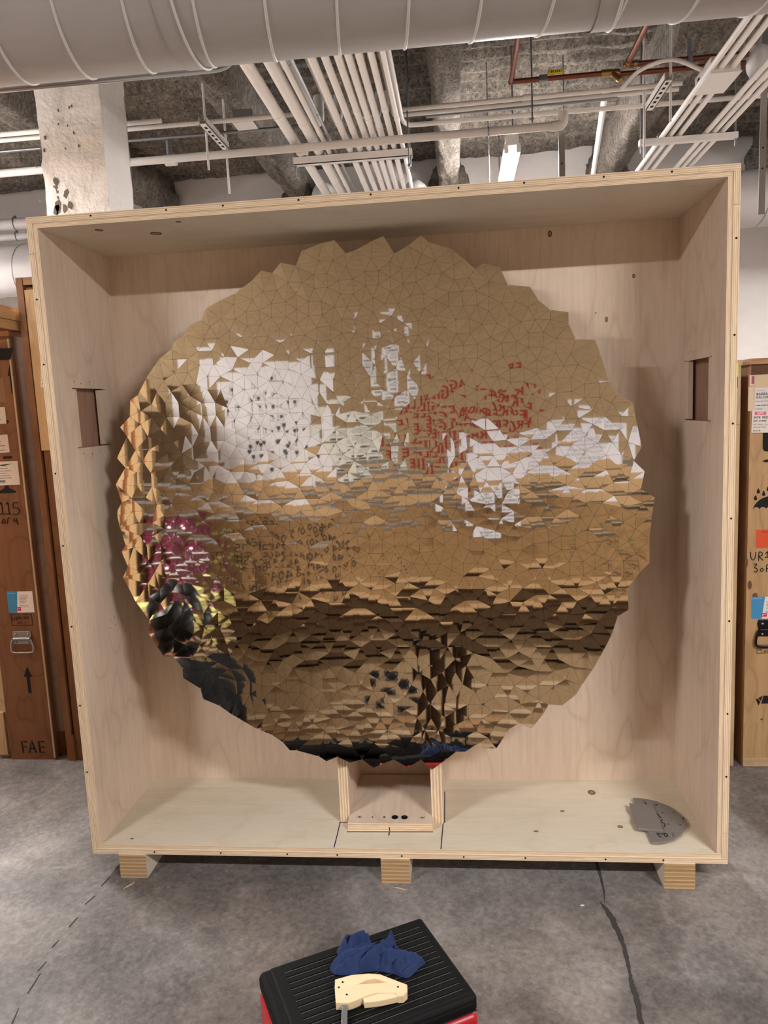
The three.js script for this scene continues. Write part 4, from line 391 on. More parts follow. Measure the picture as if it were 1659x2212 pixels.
// ------------------------------------------------------------------ steel plate, tool chest, cloth, clamp, chips
{
  const t = thing('steel_plate', 'grey half-moon steel mounting plate lying on the crate floor at the right', 'plate', [0.85, 0.1152, -0.17]); const S = (l) => l.map(([x, z]) => [x - 0.85, z + 0.17]);
  part('half_moon', flat(S([[0.801, -0.306], [0.83, -0.302], [0.873, -0.285], [0.907, -0.252], [0.923, -0.216], [0.934, -0.179], [0.934, -0.148], [0.917, -0.114], [0.898, -0.085], [0.864, -0.055], [0.831, -0.041], [0.8, -0.038], [0.8, -0.112]]), 0.0062, 0.004, 0.0008, [[0.828, -0.287], [0.874, -0.212], [0.912, -0.213], [0.874, -0.142], [0.91, -0.139], [0.872, -0.089]].map(([x, z]) => [x - 0.85, z + 0.17, 0.005])), M.plate, t);
  part('raised_plate', flat(S([[0.777, -0.256], [0.795, -0.248], [0.85, -0.243], [0.845, -0.095], [0.797, -0.099], [0.772, -0.107], [0.770, -0.151], [0.779, -0.18], [0.774, -0.209]]), 0.0122, 0.006, 0.001), M.plate, t); part('spacer', merge([box(-0.045, -0.035, 0, 0.007, 0.05, 0.06), box(0.03, 0.06, 0, 0.0065, -0.05, 0.06), box(-0.03, 0.0, 0.01, 0.0135, -0.06, 0.06)]), M.darkSteel, t);
  const mk = (l) => part('marker_writing', merge(l.map((st) => tubePath(st.map(([x, z]) => [x - 0.85, 0.0126, z + 0.17]), 0.0014, 20, 5))), M.ink, t); mk([[[0.832, -0.277], [0.834, -0.262]], [[0.86, -0.262], [0.866, -0.258], [0.87, -0.262]], [[0.93, -0.18], [0.931, -0.168]], [[0.872, -0.078], [0.87, -0.072]], [[0.856, -0.205], [0.858, -0.185], [0.862, -0.18]], [[0.862, -0.17], [0.856, -0.155], [0.863, -0.14], [0.857, -0.125]], [[0.825, -0.09], [0.828, -0.07], [0.835, -0.066]], [[0.828, -0.085], [0.842, -0.083]], [[0.845, -0.088], [0.846, -0.07], [0.854, -0.074], [0.852, -0.086], [0.845, -0.088]]]);
}
{
  const TH = 0.501, t = thing('tool_chest', 'red tool chest with a ribbed black plastic lid in the foreground', 'tool chest', [0.034, 0, 0.9465], TH);
  part('body', rbox(0.35, 0.407, 0.236, 0.012, 3).translate(0, 0.2055, 0), M.red, t); for (const x of [-0.09, 0.06, 0.13]) for (const q of [-1, 1]) part('groove', box(x - 0.0012, x + 0.0012, 0.02, 0.385, q * 0.1182 - 0.0006, q * 0.1182 + 0.0006), M.ink, t); for (const q of [-1, 1]) part('groove', box(q * 0.1752 - 0.0006, q * 0.1752 + 0.0006, 0.02, 0.385, 0.06, 0.0625), M.ink, t);
  const lid = part('lid', rbox(0.349, 0.038, 0.235, 0.012, 4).translate(0, 0.4275, 0), M.lid, t); part('lid_panel', rbox(0.326, 0.02, 0.224, 0.007, 3).translate(0.008, 0.4395, -0.001), M.lid, lid); part('end_bar', rbox(0.016, 0.02, 0.226, 0.007, 3).translate(-0.163, 0.437, 0), M.lid, lid);
  for (let i = 0; i < 13; i++) { const z = -0.09 + i * 0.0152; part('rib', rbox(0.284 - (i === 0 ? 0.03 : 0), 0.003, 0.0052, 0.0014, 2).translate(0.012, 0.4498, z), M.lid, lid); part('groove', box(-0.13, 0.154, 0.4492, 0.4499, z + 0.004, z + 0.0052), M.lidLine, lid); }
  part('front_lip', rbox(0.33, 0.01, 0.008, 0.003).translate(0, 0.431, 0.1165), M.lid, lid); part('latch', rbox(0.05, 0.06, 0.01, 0.003).translate(0, 0.385, 0.119), M.steel, t); part('rim_groove', box(-0.17, 0.17, 0.4165, 0.4185, 0.1170, 0.1180), M.ink, lid);
}
{ // crumpled navy cloth
  const nu = 200, nv = 90, n1 = fbm(901, 7, 7, 2, 0.4), n2 = fbm(915, 5, 9, 3), n3 = fbm(925, 9, 2, 2, 0.5), n4 = fbm(935, 6, 6, 3), ctr = [0.045, 0.893], pos = [], uv = [], idx = [];
  const outl = [[0.144, 0.900], [0.132, 0.915], [0.113, 0.939], [0.085, 0.930], [0.05, 0.925], [0.01, 0.935], [-0.023, 0.936], [-0.036, 0.920], [-0.02, 0.900], [-0.03, 0.878], [-0.024, 0.860], [0.0, 0.850], [0.022, 0.852], [0.045, 0.872], [0.062, 0.862], [0.080, 0.852], [0.092, 0.870], [0.12, 0.892]];
  const oc = new THREE.CatmullRomCurve3(outl.map(([x, z]) => V(x, 0, z)), true, 'catmullrom', 0.5);
  const rid = (f, a, b) => Math.pow(1 - Math.abs(f(a, b) - 0.5) * 2, 3); // cloth folds: centre line, height, width
  const folds = [[[[-0.012, 0.886], [-0.014, 0.868], [0.0, 0.854], [0.02, 0.855], [0.032, 0.868]], 0.032, 0.011], [[[0.002, 0.888], [0.012, 0.872], [0.024, 0.868]], 0.040, 0.010], [[[-0.03, 0.925], [-0.005, 0.907], [0.04, 0.898], [0.09, 0.904], [0.138, 0.904]], 0.026, 0.012], [[[0.03, 0.928], [0.052, 0.908], [0.07, 0.888], [0.079, 0.864]], 0.036, 0.009], [[[0.079, 0.864], [0.081, 0.857]], 0.052, 0.009], [[[0.088, 0.932], [0.102, 0.914], [0.088, 0.88]], 0.022, 0.007], [[[-0.02, 0.932], [0.008, 0.922], [0.03, 0.91]], 0.022, 0.008], [[[0.11, 0.934], [0.124, 0.916], [0.14, 0.903]], 0.016, 0.007], [[[0.06, 0.928], [0.07, 0.91]], 0.024, 0.006], [[[-0.02, 0.9], [0.02, 0.888], [0.05, 0.884]], 0.022, 0.007]];
  const bump = (x, z, cx, cz, r, h) => h * Math.exp(-((x - cx) ** 2 + (z - cz) ** 2) / (r * r));
  for (let j = 0; j <= nv; j++) for (let i = 0; i <= nu; i++) { const p = oc.getPoint((i % nu) / nu), k = j / nv, x = ctr[0] + (p.x - ctr[0]) * k, z = ctr[1] + (p.z - ctr[1]) * k, e = Math.pow(1 - Math.pow(k, 5), 0.6);
    let h = 0.004 + rid(n2, x * 7 + z * 4, z * 6 - x * 3) * 0.006 + rid(n4, x * 13 - z * 7, z * 10) * 0.003; const f = folds.reduce((m, [p, fh, fr]) => { let d = 9; for (let q = 0; q < p.length - 1; q++) { const ax = p[q][0], az = p[q][1], dx = p[q + 1][0] - ax, dz = p[q + 1][1] - az, t = clamp(((x - ax) * dx + (z - az) * dz) / (dx * dx + dz * dz)); d = Math.min(d, Math.hypot(x - ax - dx * t, z - az - dz * t)); } return Math.max(m, fh * Math.exp(-Math.pow(d / fr, 1.6))); }, 0); h += f;
    pos.push(x + (n1(z * 8, x * 8) - 0.5) * 0.006 * e, 0.4516 + Math.max(0.0008, h * e * 0.9), z); uv.push(x * 10, z * 10); }
  for (let j = 0; j < nv; j++) for (let i = 0; i < nu; i++) { const a = j * (nu + 1) + i, b = a + nu + 1; idx.push(a, a + 1, b, b, a + 1, b + 1); }
  const g = new THREE.BufferGeometry(); g.setAttribute('position', new THREE.Float32BufferAttribute(pos, 3)); g.setAttribute('uv', new THREE.Float32BufferAttribute(uv, 2)); g.setIndex(idx); g.computeVertexNormals(); solo('blue_cloth', g, M.navy, 'crumpled dark blue cloth lying on the black chest lid behind the wooden clamp', 'cloth');
}
{
  const t = thing('cam_clamp', 'pale wooden cam clamp with a flat steel bar, lying on the tool chest lid', 'clamp', [0.05, 0.4512, 0.985]); const S = (l) => l.map(([x, z]) => [x - 0.05, z - 0.985]);
  part('bar', flat(S([[-0.0005, 0.985], [0.0075, 0.985], [0.021, 1.085], [0.012, 1.086]]), 0.004, 0.006, 0.0006), M.barSteel, t);
  const jaw = part('jaw', axisUV(flat(S([[-0.015, 0.98], [0.023, 0.976], [0.081, 0.969], [0.096, 0.966], [0.114, 0.973], [0.115, 0.988], [0.109, 0.996], [0.101, 0.997], [0.095, 0.989], [0.06, 0.991], [0.043, 0.999], [0.022, 1.013], [0.015, 1.016], [-0.007, 1.017]]), 0, 0.0125, 0.0014), 'x'), M.beech, t);
  part('spring_jaw', axisUV(flat(S([[-0.017, 0.965], [0.011, 0.953], [0.042, 0.948], [0.063, 0.949], [0.083, 0.958], [0.114, 0.971], [0.081, 0.967], [0.056, 0.957], [0.039, 0.962], [0.023, 0.974], [-0.015, 0.978]]), 0, 0.0125, 0.0012), 'x'), M.beech, t); part('cam_lever', axisUV(flat(S([[0.04, 1.004], [0.065, 0.993], [0.092, 0.99], [0.099, 0.997], [0.069, 1.007], [0.043, 1.012]]), 0.001, 0.0095, 0.0014), 'x'), M.beech, t);
  for (const [x, z] of [[-0.003, 0.971], [-0.008, 0.984], [0.009, 1.0], [0.099, 0.978]]) part('pin', new THREE.CylinderGeometry(0.0017, 0.0017, 0.002, 12).translate(x - 0.05, 0.0152, z - 0.985), M.darkSteel, t);
}
{ const chip = (x, z, w, h, a, mat, label, cat) => { const g = poly([[-w / 2, 0], [-w * 0.1, h * 0.5], [w / 2, h * 0.1], [w * 0.2, -h * 0.5]], 0.0012); g.rotateX(-Math.PI / 2); g.rotateY(a); g.translate(x, 0.0003, z); solo('wood_chip', g, mat, label, cat); };
  chip(-0.874, 0.045, 0.045, 0.006, 1.0, M.beech, 'pale wood splinter lying on the floor just before the left skid', 'splinter'); chip(0.563, 0.092, 0.014, 0.007, 0.2, M.white, 'white paper chip on the floor beside the dark joint', 'chip'); chip(-0.43, 0.276, 0.009, 0.006, 0, M.kraftPale, 'tiny tan chip on bare floor midway between left skid and tool chest', 'chip'); chip(0.01, 0.03, 0.05, 0.004, 2.9, M.beech, 'thin straw-like splinter under the front of the middle skid', 'splinter'); }
// ------------------------------------------------------------------ the other side of the aisle, seen in the mirror facets
// everything here faces the disc (towards -z); child coordinates run as seen from the disc: +x of the group points to world -x
function facing(name, label, x, z) { return thing(name, label, 'crate', [x, 0, z], Math.PI); }
{
  const Z = 3.98, a = facing('wooden_crate', 'huge upper art crate across the aisle seen in the mirror, stencilled FRAGILE in red', -0.42, Z), X = (x) => -(x + 0.42);
  slab('front_board', a, [0, 2.24, -0.012], [2.06, 1.12, 0.024], M.kraftWide, 'x'); slab('front_board', a, [0, 1.36, -0.012], [2.06, 0.31, 0.024], M.kraftBrown, 'x'); slab('side_board', a, [-1.02, 2.0, -0.37], [0.02, 1.6, 0.69], M.old, 'y'); slab('side_board', a, [1.02, 2.0, -0.37], [0.02, 1.6, 0.69], M.old, 'y'); slab('top_board', a, [0, 2.81, -0.36], [2.06, 0.02, 0.72], M.old, 'x');
  slab('batten', a, [0, 1.605, 0.02], [2.06, 0.085, 0.04], M.tan, 'x'); slab('batten', a, [0, 1.545, 0.011], [2.06, 0.022, 0.022], M.kraftPale, 'x'); slab('batten', a, [0, 1.222, 0.012], [2.06, 0.04, 0.024], M.tan, 'x'); slab('batten', a, [0, 2.74, 0.02], [2.06, 0.09, 0.04], M.kraft, 'x'); slab('bottom_board', a, [0, 1.21, -0.36], [2.0, 0.02, 0.66], M.old, 'x');
  for (let i = 0; i < 5; i++) slab('runner', a, [-0.9 + i * 0.45, 1.14, -0.45], [0.09, 0.12, 0.4], M.oldShade, 'z'); slab('runner', a, [0, 1.14, -0.13], [1.98, 0.118, 0.09], M.slotShade, 'x');  // full-length board added to fill the gap, its colour holding the shade
  // red stencil
  for (const y of [1.885, 1.755]) inkText(a, 'red_stencil', X(-0.18), y, 0.0012, 0.48, 0.12, [['FRAGILE', 0.0, 0.88, 0.98, 'bold', 'sans-serif']], '#8f120e');
  // white sheet in a clear sleeve, with cup icons
  paper(a, 'white_sheet', X(-0.68), X(-1.09), 1.60, 2.10, 0.004, '#e6e3e6', null, 'large white paper sheet');
  const cup = (x, y, k) => stencil(a, 'cup_icon', [[-0.02, 0.05], [0.02, 0.05], [0.018, 0.02], [0.004, 0.008], [0.004, -0.02], [0.016, -0.026], [-0.016, -0.026], [-0.004, -0.02], [-0.004, 0.008], [-0.018, 0.02]].map(([u, v]) => [X(x) + u * k, y + v * k]), 0.0046);
  cup(-0.90, 1.905, 0.8); cup(-0.83, 1.905, 0.8); cup(-0.91, 1.745, 0.9); cup(-0.81, 1.755, 0.9); part('frame_icon', merge([box(X(-0.795), X(-0.925), 1.955, 1.958, 0.0045, 0.005), box(X(-0.795), X(-0.925), 1.868, 1.871, 0.0045, 0.005), box(X(-0.926), X(-0.923), 1.868, 1.958, 0.0045, 0.005), box(X(-0.797), X(-0.794), 1.868, 1.958, 0.0045, 0.005)]), M.maroonInk, a);
  { const g = new THREE.PlaneGeometry(0.62, 0.72, 70, 80), n = fbm(955, 9, 5, 4, 0.6), pp = g.attributes.position; for (let i = 0; i < pp.count; i++) { const u = pp.getX(i) / 0.62 + 0.5, v = pp.getY(i) / 0.72 + 0.5; pp.setZ(i, 0.008 + n(u, v) * 0.03); } g.computeVertexNormals(); g.translate(X(-0.885), 1.86, 0.006); part('plastic_sleeve', g, M.plastic, a, 'crinkled clear plastic sleeve'); }
  // pasted labels
  const bars = (g, x, y, w, h, sd) => { const r = rng(sd); g.fillStyle = '#111'; let q = x; while (q < x + w) { const l = w * (0.012 + 0.03 * r()); g.fillRect(q, y, l, h); q += l + w * (0.012 + 0.02 * r()); } };
  paper(a, 'barcode_label', X(-0.40), X(-0.50), 1.93, 2.17, 0.001, '#e2e0e2', (g, w, h) => { rules(g, w * 0.1, h * 0.08, h * 0.06, 2, w * 0.7, '#555', 1); bars(g, w * 0.12, h * 0.24, w * 0.7, h * 0.07, 2); rules(g, w * 0.1, h * 0.36, h * 0.05, 3, w * 0.75, '#333', 3); bars(g, w * 0.12, h * 0.55, w * 0.76, h * 0.08, 4); rules(g, w * 0.1, h * 0.7, h * 0.05, 2, w * 0.75, '#333', 5); bars(g, w * 0.15, h * 0.84, w * 0.6, h * 0.07, 6); });
  paper(a, 'shipping_note', X(-0.45), X(-0.68), 1.69, 1.86, 0.001, '#dcdbd2', (g, w, h) => { rules(g, w * 0.06, h * 0.1, h * 0.075, 4, w * 0.86, '#333', 7); g.fillStyle = '#111'; g.fillRect(w * 0.05, h * 0.48, w * 0.5, h * 0.1); say(g, 'DIRECT', w * 0.08, h * 0.565, h * 0.09, '#eee', 'bold'); rules(g, w * 0.06, h * 0.64, h * 0.075, 2, w * 0.86, '#333', 8); g.fillStyle = '#111'; g.fillRect(w * 0.05, h * 0.86, w * 0.6, h * 0.1); say(g, 'DIRECT', w * 0.08, h * 0.945, h * 0.09, '#eee', 'bold'); });
  paper(a, 'address_sheet', X(0.44), X(-0.22), 1.60, 1.775, 0.0012, '#dedce4', (g, w, h) => { for (let k = 0; k < 4; k++) rules(g, w * (0.18 + 0.04 * k), h * (0.08 + k * 0.2), h * 0.07, 2, w * 0.55, '#444', 11 + k); }); paper(a, 'address_sheet', X(0.44), X(0.16), 1.765, 1.83, 0.0014, '#dedce4', (g, w, h) => rules(g, w * 0.1, h * 0.2, h * 0.22, 3, w * 0.7, '#444', 21), undefined, 0.09);
  paper(a, 'city_label', X(0.0), X(-0.20), 1.49, 1.60, 0.045, '#dedce2', (g, w, h) => { say(g, 'LOS', w * 0.3, h * 0.28, h * 0.24, '#111', 'bold'); say(g, 'ANGELES', w * 0.08, h * 0.58, h * 0.26, '#111', 'bold'); say(g, 'LOS ANGELES', w * 0.06, h * 0.86, h * 0.18, '#111', 'bold'); });
  { // green recycling triangles and a heat-treatment stamp at the right of the picture
    for (const [x, y] of [[0.26, 1.405], [0.32, 1.385]]) stencil(a, 'green_mark', [[X(x) - 0.02, y - 0.014], [X(x), y - 0.006], [X(x) + 0.02, y - 0.014], [X(x) + 0.006, y], [X(x), y + 0.022], [X(x) - 0.006, y]], 0.0004, M.green); inkText(a, 'branded_stamp', X(0.335), 1.30, 0.0012, 0.11, 0.08, [['UB-378', 0.2, 0.42, 0.3, 'bold'], ['HT', 0.22, 0.86, 0.3, 'bold'], ['US', 0.0, 0.6, 0.3, 'bold']], '#241208'); part('stamp_frame', merge([box(X(0.395), X(0.275), 1.342, 1.345, 0.0003, 0.001), box(X(0.395), X(0.275), 1.256, 1.259, 0.0003, 0.001), box(X(0.395), X(0.393), 1.256, 1.345, 0.0003, 0.001), box(X(0.277), X(0.275), 1.256, 1.345, 0.0003, 0.001)]), M.ink, a); }
  // handwriting on the lower board
  const wr = (x, y, k, l) => pen(a, 'pen_writing', l.map((st) => st.map(([u, v]) => [X(x) + u * k, y + v * k])), 0.0006, 0.0045);
  wr(-0.98, 1.36, 0.075, [[[0, 0], [0, 1]], [[0.5, 0], [0.5, 1]], [[0, 0.5], [0.5, 0.5]]]); wr(-0.915 , 1.36, 0.075, [[[0.5, 0.9], [0.1, 0.9], [0.05, 0.55], [0.5, 0.5], [0.5, 0.05], [0, 0.05]]]); wr(-0.85, 1.36, 0.075, [[[0.3, 0], [0, 0.5], [0.3, 1], [0.55, 0.5], [0.3, 0]]]); wr(-0.785, 1.36, 0.075, [[[0.45, 0], [0.45, 1], [0, 0.4], [0.6, 0.4]]]);
  wr(-0.71, 1.37, 0.06, [[[0.3, 0], [0, 0.5], [0.3, 1], [0.55, 0.5], [0.3, 0]]]); wr(-0.655, 1.37, 0.06, [[[0.45, 0], [0.45, 1], [0, 0.4], [0.6, 0.4]]]); wr(-0.60, 1.37, 0.06, [[[0.3, 0], [0, 0.5], [0.3, 1], [0.55, 0.5], [0.3, 0]]]); wr(-0.93, 1.275, 0.055, [[[0, 1], [0.6, 1], [0.2, 0]]]); wr(-0.86, 1.275, 0.055, [[[0.2, 0], [0.2, 1]]]); wr(-0.80, 1.275, 0.055, [[[0.45, 0], [0.45, 1], [0, 0.4], [0.6, 0.4]]]); wr(-0.66, 1.285, 0.05, [[[0, 1], [0, 0.4], [0.5, 0.4], [0.5, 1]], [[0.5, 0.6], [0.5, 0]]]);
  for (const [x, y, s] of [[-0.49, 1.355, 0.008], [-0.46, 1.32, 0.011], [-0.43, 1.345, 0.006], [-0.45, 1.29, 0.008], [-0.40, 1.33, 0.005], [0.1, 1.4, 0.005], [0.12, 1.31, 0.006]]) { const g = new THREE.CylinderGeometry(s, s * 1.2, 0.001, 14); g.rotateX(Math.PI / 2); g.translate(X(x), y, 0.0004); part('knot', g, M.knot, a); }
  for (const [x, y] of [[-1.08, 1.43], [-1.02, 1.43], [-1.05, 1.345], [-1.0, 1.345]]) { const g = new THREE.CylinderGeometry(0.017, 0.017, 0.0008, 20); g.scale(1, 1, 0.8); g.rotateX(Math.PI / 2); g.translate(X(x), y, 0.0006); part('yellow_sticker', g, M.paleYellow, a); part('sticker_print', merge([-0.006, 0, 0.006].map((q) => box(X(x) - 0.009, X(x) + 0.009, y + q - 0.001, y + q + 0.001, 0.0009, 0.0013))), M.ink, a); }
}
{ // the two lower crates with a dark slot between them
  for (const [x0, x1, lab] of [[-1.52, -0.335, 'left'], [-0.235, 0.95, 'right']]) { const w = x1 - x0, c = facing('wooden_crate', lab + ' of two low tan crates under the stencilled one, in the mirror', (x0 + x1) / 2, 4.10);
    slab('front_board', c, [0, 0.62, -0.012], [w, 0.92, 0.024], M.kraftShade, 'y'); slab('side_board', c, [-w / 2 + 0.011, 0.62, -0.36], [0.022, 0.92, 0.67], M.oldShade, 'y'); slab('side_board', c, [w / 2 - 0.011, 0.62, -0.36], [0.022, 0.92, 0.67], M.oldShade, 'y'); slab('top_board', c, [0, 1.07, -0.35], [w, 0.02, 0.7], M.slotShade, 'x'); slab('bottom_board', c, [0, 0.17, -0.35], [w - 0.05, 0.02, 0.66], M.old, 'x');
    slab('batten', c, [0, 0.80, 0.012], [w, 0.035, 0.024], M.kraft, 'x'); slab('batten', c, [0, 0.70, 0.012], [w, 0.035, 0.024], M.old, 'x'); for (const q of [-0.4, 0, 0.4]) slab('runner', c, [q * w, 0.08, -0.35], [0.1, 0.16, 0.68], M.old, 'z'); if (lab === 'left') chestHandle(c, -0.46, 0.86, 0.001, 0.12, M.darkSteel); }
}
{ const c = facing('slot_shade_post', 'added timber post coloured for the shade in the slot between the two low crates', -0.285, 4.27); slab('post', c, [0, 0.54, 0], [0.07, 1.08, 0.07], M.slotShade, 'y'); slab('foot', c, [0, 0.01, 0], [0.09, 0.02, 0.09], M.old, 'x'); }  // post added to fill the slot, its dark colour standing in for shade
{ // bright striped crate at the left end, and what leans on it
  const c = facing('wooden_crate', 'tall orange pine crate of upright boards reflected at the left rim of the mirror', -1.56, 3.66); for (let i = 0; i < 12; i++) slab('board', c, [-0.252 + i * 0.0445, 1.07, -0.01 - (i % 2) * 0.008], [i % 2 ? 0.03 : 0.055, 1.9, 0.02], i % 2 ? M.stripeA : M.stripeB, 'y'); slab('side_board', c, [-0.27, 1.06, -0.12], [0.02, 1.92, 0.2], M.tan, 'y'); slab('side_board', c, [0.25, 1.06, -0.12], [0.02, 1.92, 0.2], M.tan, 'y'); slab('top_board', c, [0, 2.03, -0.11], [0.56, 0.02, 0.24], M.tan, 'x'); slab('runner', c, [0, 0.05, -0.11], [0.5, 0.1, 0.18], M.old, 'x');
  for (const y of [1.55, 1.42, 1.3]) stencil(c, 'stencil_mark', [[-0.16, y], [-0.12, y + 0.01], [-0.12, y + 0.04], [-0.16, y + 0.03]], 0.0172);
}
{ const g = new THREE.CylinderGeometry(0.085, 0.09, 0.26, 60, 30), n = fbm(977, 14, 5, 3, 0.6), p = g.attributes.position; for (let i = 0; i < p.count; i++) { const x = p.getX(i), y = p.getY(i), z = p.getZ(i), r = Math.hypot(x, z); if (r > 0.01) { const d = 1 + (n(Math.atan2(z, x) / 6.2832 + 0.5, y / 0.26 + 0.5) - 0.5) * 0.5; p.setX(i, x * d); p.setZ(i, z * d); } } g.computeVertexNormals();
  const t = thing('plastic_roll', 'magenta bundle wrapped in shiny clear plastic, reflected in the lower left mirror facets', 'bundle', [-1.17, 1.21, 3.78]); part('bundle', g.translate(0, 0.13, 0), M.magenta, t); part('ledge_bracket', box(-0.1, 0.1, -0.03, -0.005, -0.08, 0.15), M.old, t); part('tie', new THREE.TorusGeometry(0.09, 0.006, 8, 40).rotateX(Math.PI / 2).translate(0, 0.13, 0), M.white, t);
  const g2 = new THREE.IcosahedronGeometry(1, 5), n2 = fbm(981, 9, 9, 4, 0.6), q = g2.attributes.position; for (let i = 0; i < q.count; i++) { const v = V(q.getX(i), q.getY(i), q.getZ(i)), d = 0.75 + 0.6 * n2(Math.atan2(v.z, v.x) / 6.2832 + 0.5, Math.acos(clamp(v.y, -1, 1)) / Math.PI); q.setXYZ(i, v.x * 0.2 * d, v.y * 0.085 * d, v.z * 0.1 * d); } g2.computeVertexNormals(); solo('foam_wrap', g2.translate(-1.2, 1.13, 3.5), M.paleYellow, 'crumpled pale yellow foam wrap reflected beside the crouching person', 'wrap'); solo('wrap_stand', merge([slabGeo(0.42, 0.02, 0.3).translate(-1.2, 1.02, 3.5), box(-1.38, -1.34, 0, 1.01, 3.38, 3.42), box(-1.06, -1.02, 0, 1.01, 3.38, 3.42), box(-1.38, -1.34, 0, 1.01, 3.58, 3.62), box(-1.06, -1.02, 0, 1.01, 3.58, 3.62)].map((g) => { g.clearGroups(); return g; })), M.kraft, 'plain wooden stand carrying the crumpled yellow foam wrap', 'stand'); }
{ // unseen tall crate added left of the aisle to shade the crates at the left edge
  const c = thing('wooden_crate', 'unseen tall brown crate added at the left to shade the crates at the edge', 'crate', [-2.31, 0, 0.72]); slab('side_board', c, [0.5, 1.07, 0], [0.024, 1.96, 1.5], M.old, 'y'); slab('side_board', c, [-0.5, 1.07, 0], [0.024, 1.96, 1.5], M.old, 'y'); slab('front_board', c, [0, 1.07, 0.762], [1.02, 1.96, 0.024], M.old, 'y'); slab('back_board', c, [0, 1.07, -0.762], [1.02, 1.96, 0.024], M.old, 'y'); slab('top_board', c, [0, 2.06, 0], [1.05, 0.024, 1.56], M.old, 'z'); for (const z of [-0.6, 0, 0.6]) slab('runner', c, [0, 0.045, z], [0.98, 0.09, 0.09], M.old, 'x'); for (const y of [0.3, 1.9]) slab('batten', c, [0.522, y, 0], [0.02, 0.1, 1.5], M.kraft, 'z');
}
for (const [x, w, h, lab, m] of [[1.72, 1.3, 2.2, 'plain tall tan crate across the aisle, right of the stencilled one', 'kraftWide'], [3.2, 1.4, 1.7, 'low broad brown crate across the aisle, farthest right', 'tan']]) { const c = facing('wooden_crate', lab, x, 4.0); slab('front_board', c, [0, h / 2 + 0.08, -0.012], [w, h, 0.024], M[m], 'y'); for (const q of [-1, 1]) slab('side_board', c, [q * (w / 2 - 0.011), h / 2 + 0.08, -0.36], [0.022, h, 0.67], M.old, 'y'); slab('top_board', c, [0, h + 0.09, -0.35], [w, 0.02, 0.7], M.old, 'x'); for (const y of [0.2, h - 0.05]) slab('batten', c, [0, y, 0.012], [w, 0.09, 0.024], M.kraft, 'x'); for (const q of [-0.4, 0, 0.4]) slab('runner', c, [q * w, 0.04, -0.35], [0.1, 0.08, 0.68], M.old, 'z'); }
for (const [x, w, h, lab] of [[2.15, 0.7, 1.5, 'tan crate beyond the stencilled umbrella crate, right of the picture'], [3.0, 0.8, 1.9, 'tall brown crate farthest right along the back wall']]) { const c = thing('wooden_crate', lab, 'crate', [x, 0, -0.85]); slab('front_board', c, [0, h / 2 + 0.03, -0.012], [w, h, 0.024], M.tan, 'y'); for (const q of [-1, 1]) slab('side_board', c, [q * (w / 2 - 0.011), h / 2 + 0.03, -0.27], [0.022, h, 0.49], M.old, 'y'); slab('top_board', c, [0, h + 0.04, -0.26], [w, 0.02, 0.52], M.old, 'x'); slab('runner', c, [0, 0.015, -0.26], [w - 0.1, 0.03, 0.48], M.old, 'x'); }
{ // black plastic tote under the camera, out of the picture: its lid is what the lowest facets mirror
  const t = thing('plastic_tote', 'wide black plastic tote with ribbed lid, mirrored in the lowest facets of the disc', 'tote', [-0.15, 0, 1.5]); part('body', rbox(1.16, 0.46, 0.5, 0.03, 3).translate(0, 0.231, 0), M.black, t); const l = part('lid', rbox(1.24, 0.06, 0.56, 0.022, 3).translate(0, 0.49, 0), M.black, t); for (let i = 0; i < 11; i++) part('rib', rbox(0.03, 0.03, 0.5, 0.012, 2).translate(-0.55 + i * 0.11, 0.52, 0), M.black, l); for (const q of [-1, 1]) part('grip', rbox(0.2, 0.05, 0.03, 0.012, 2).translate(q * 0.35, 0.44, -0.262), M.lid, t);
}
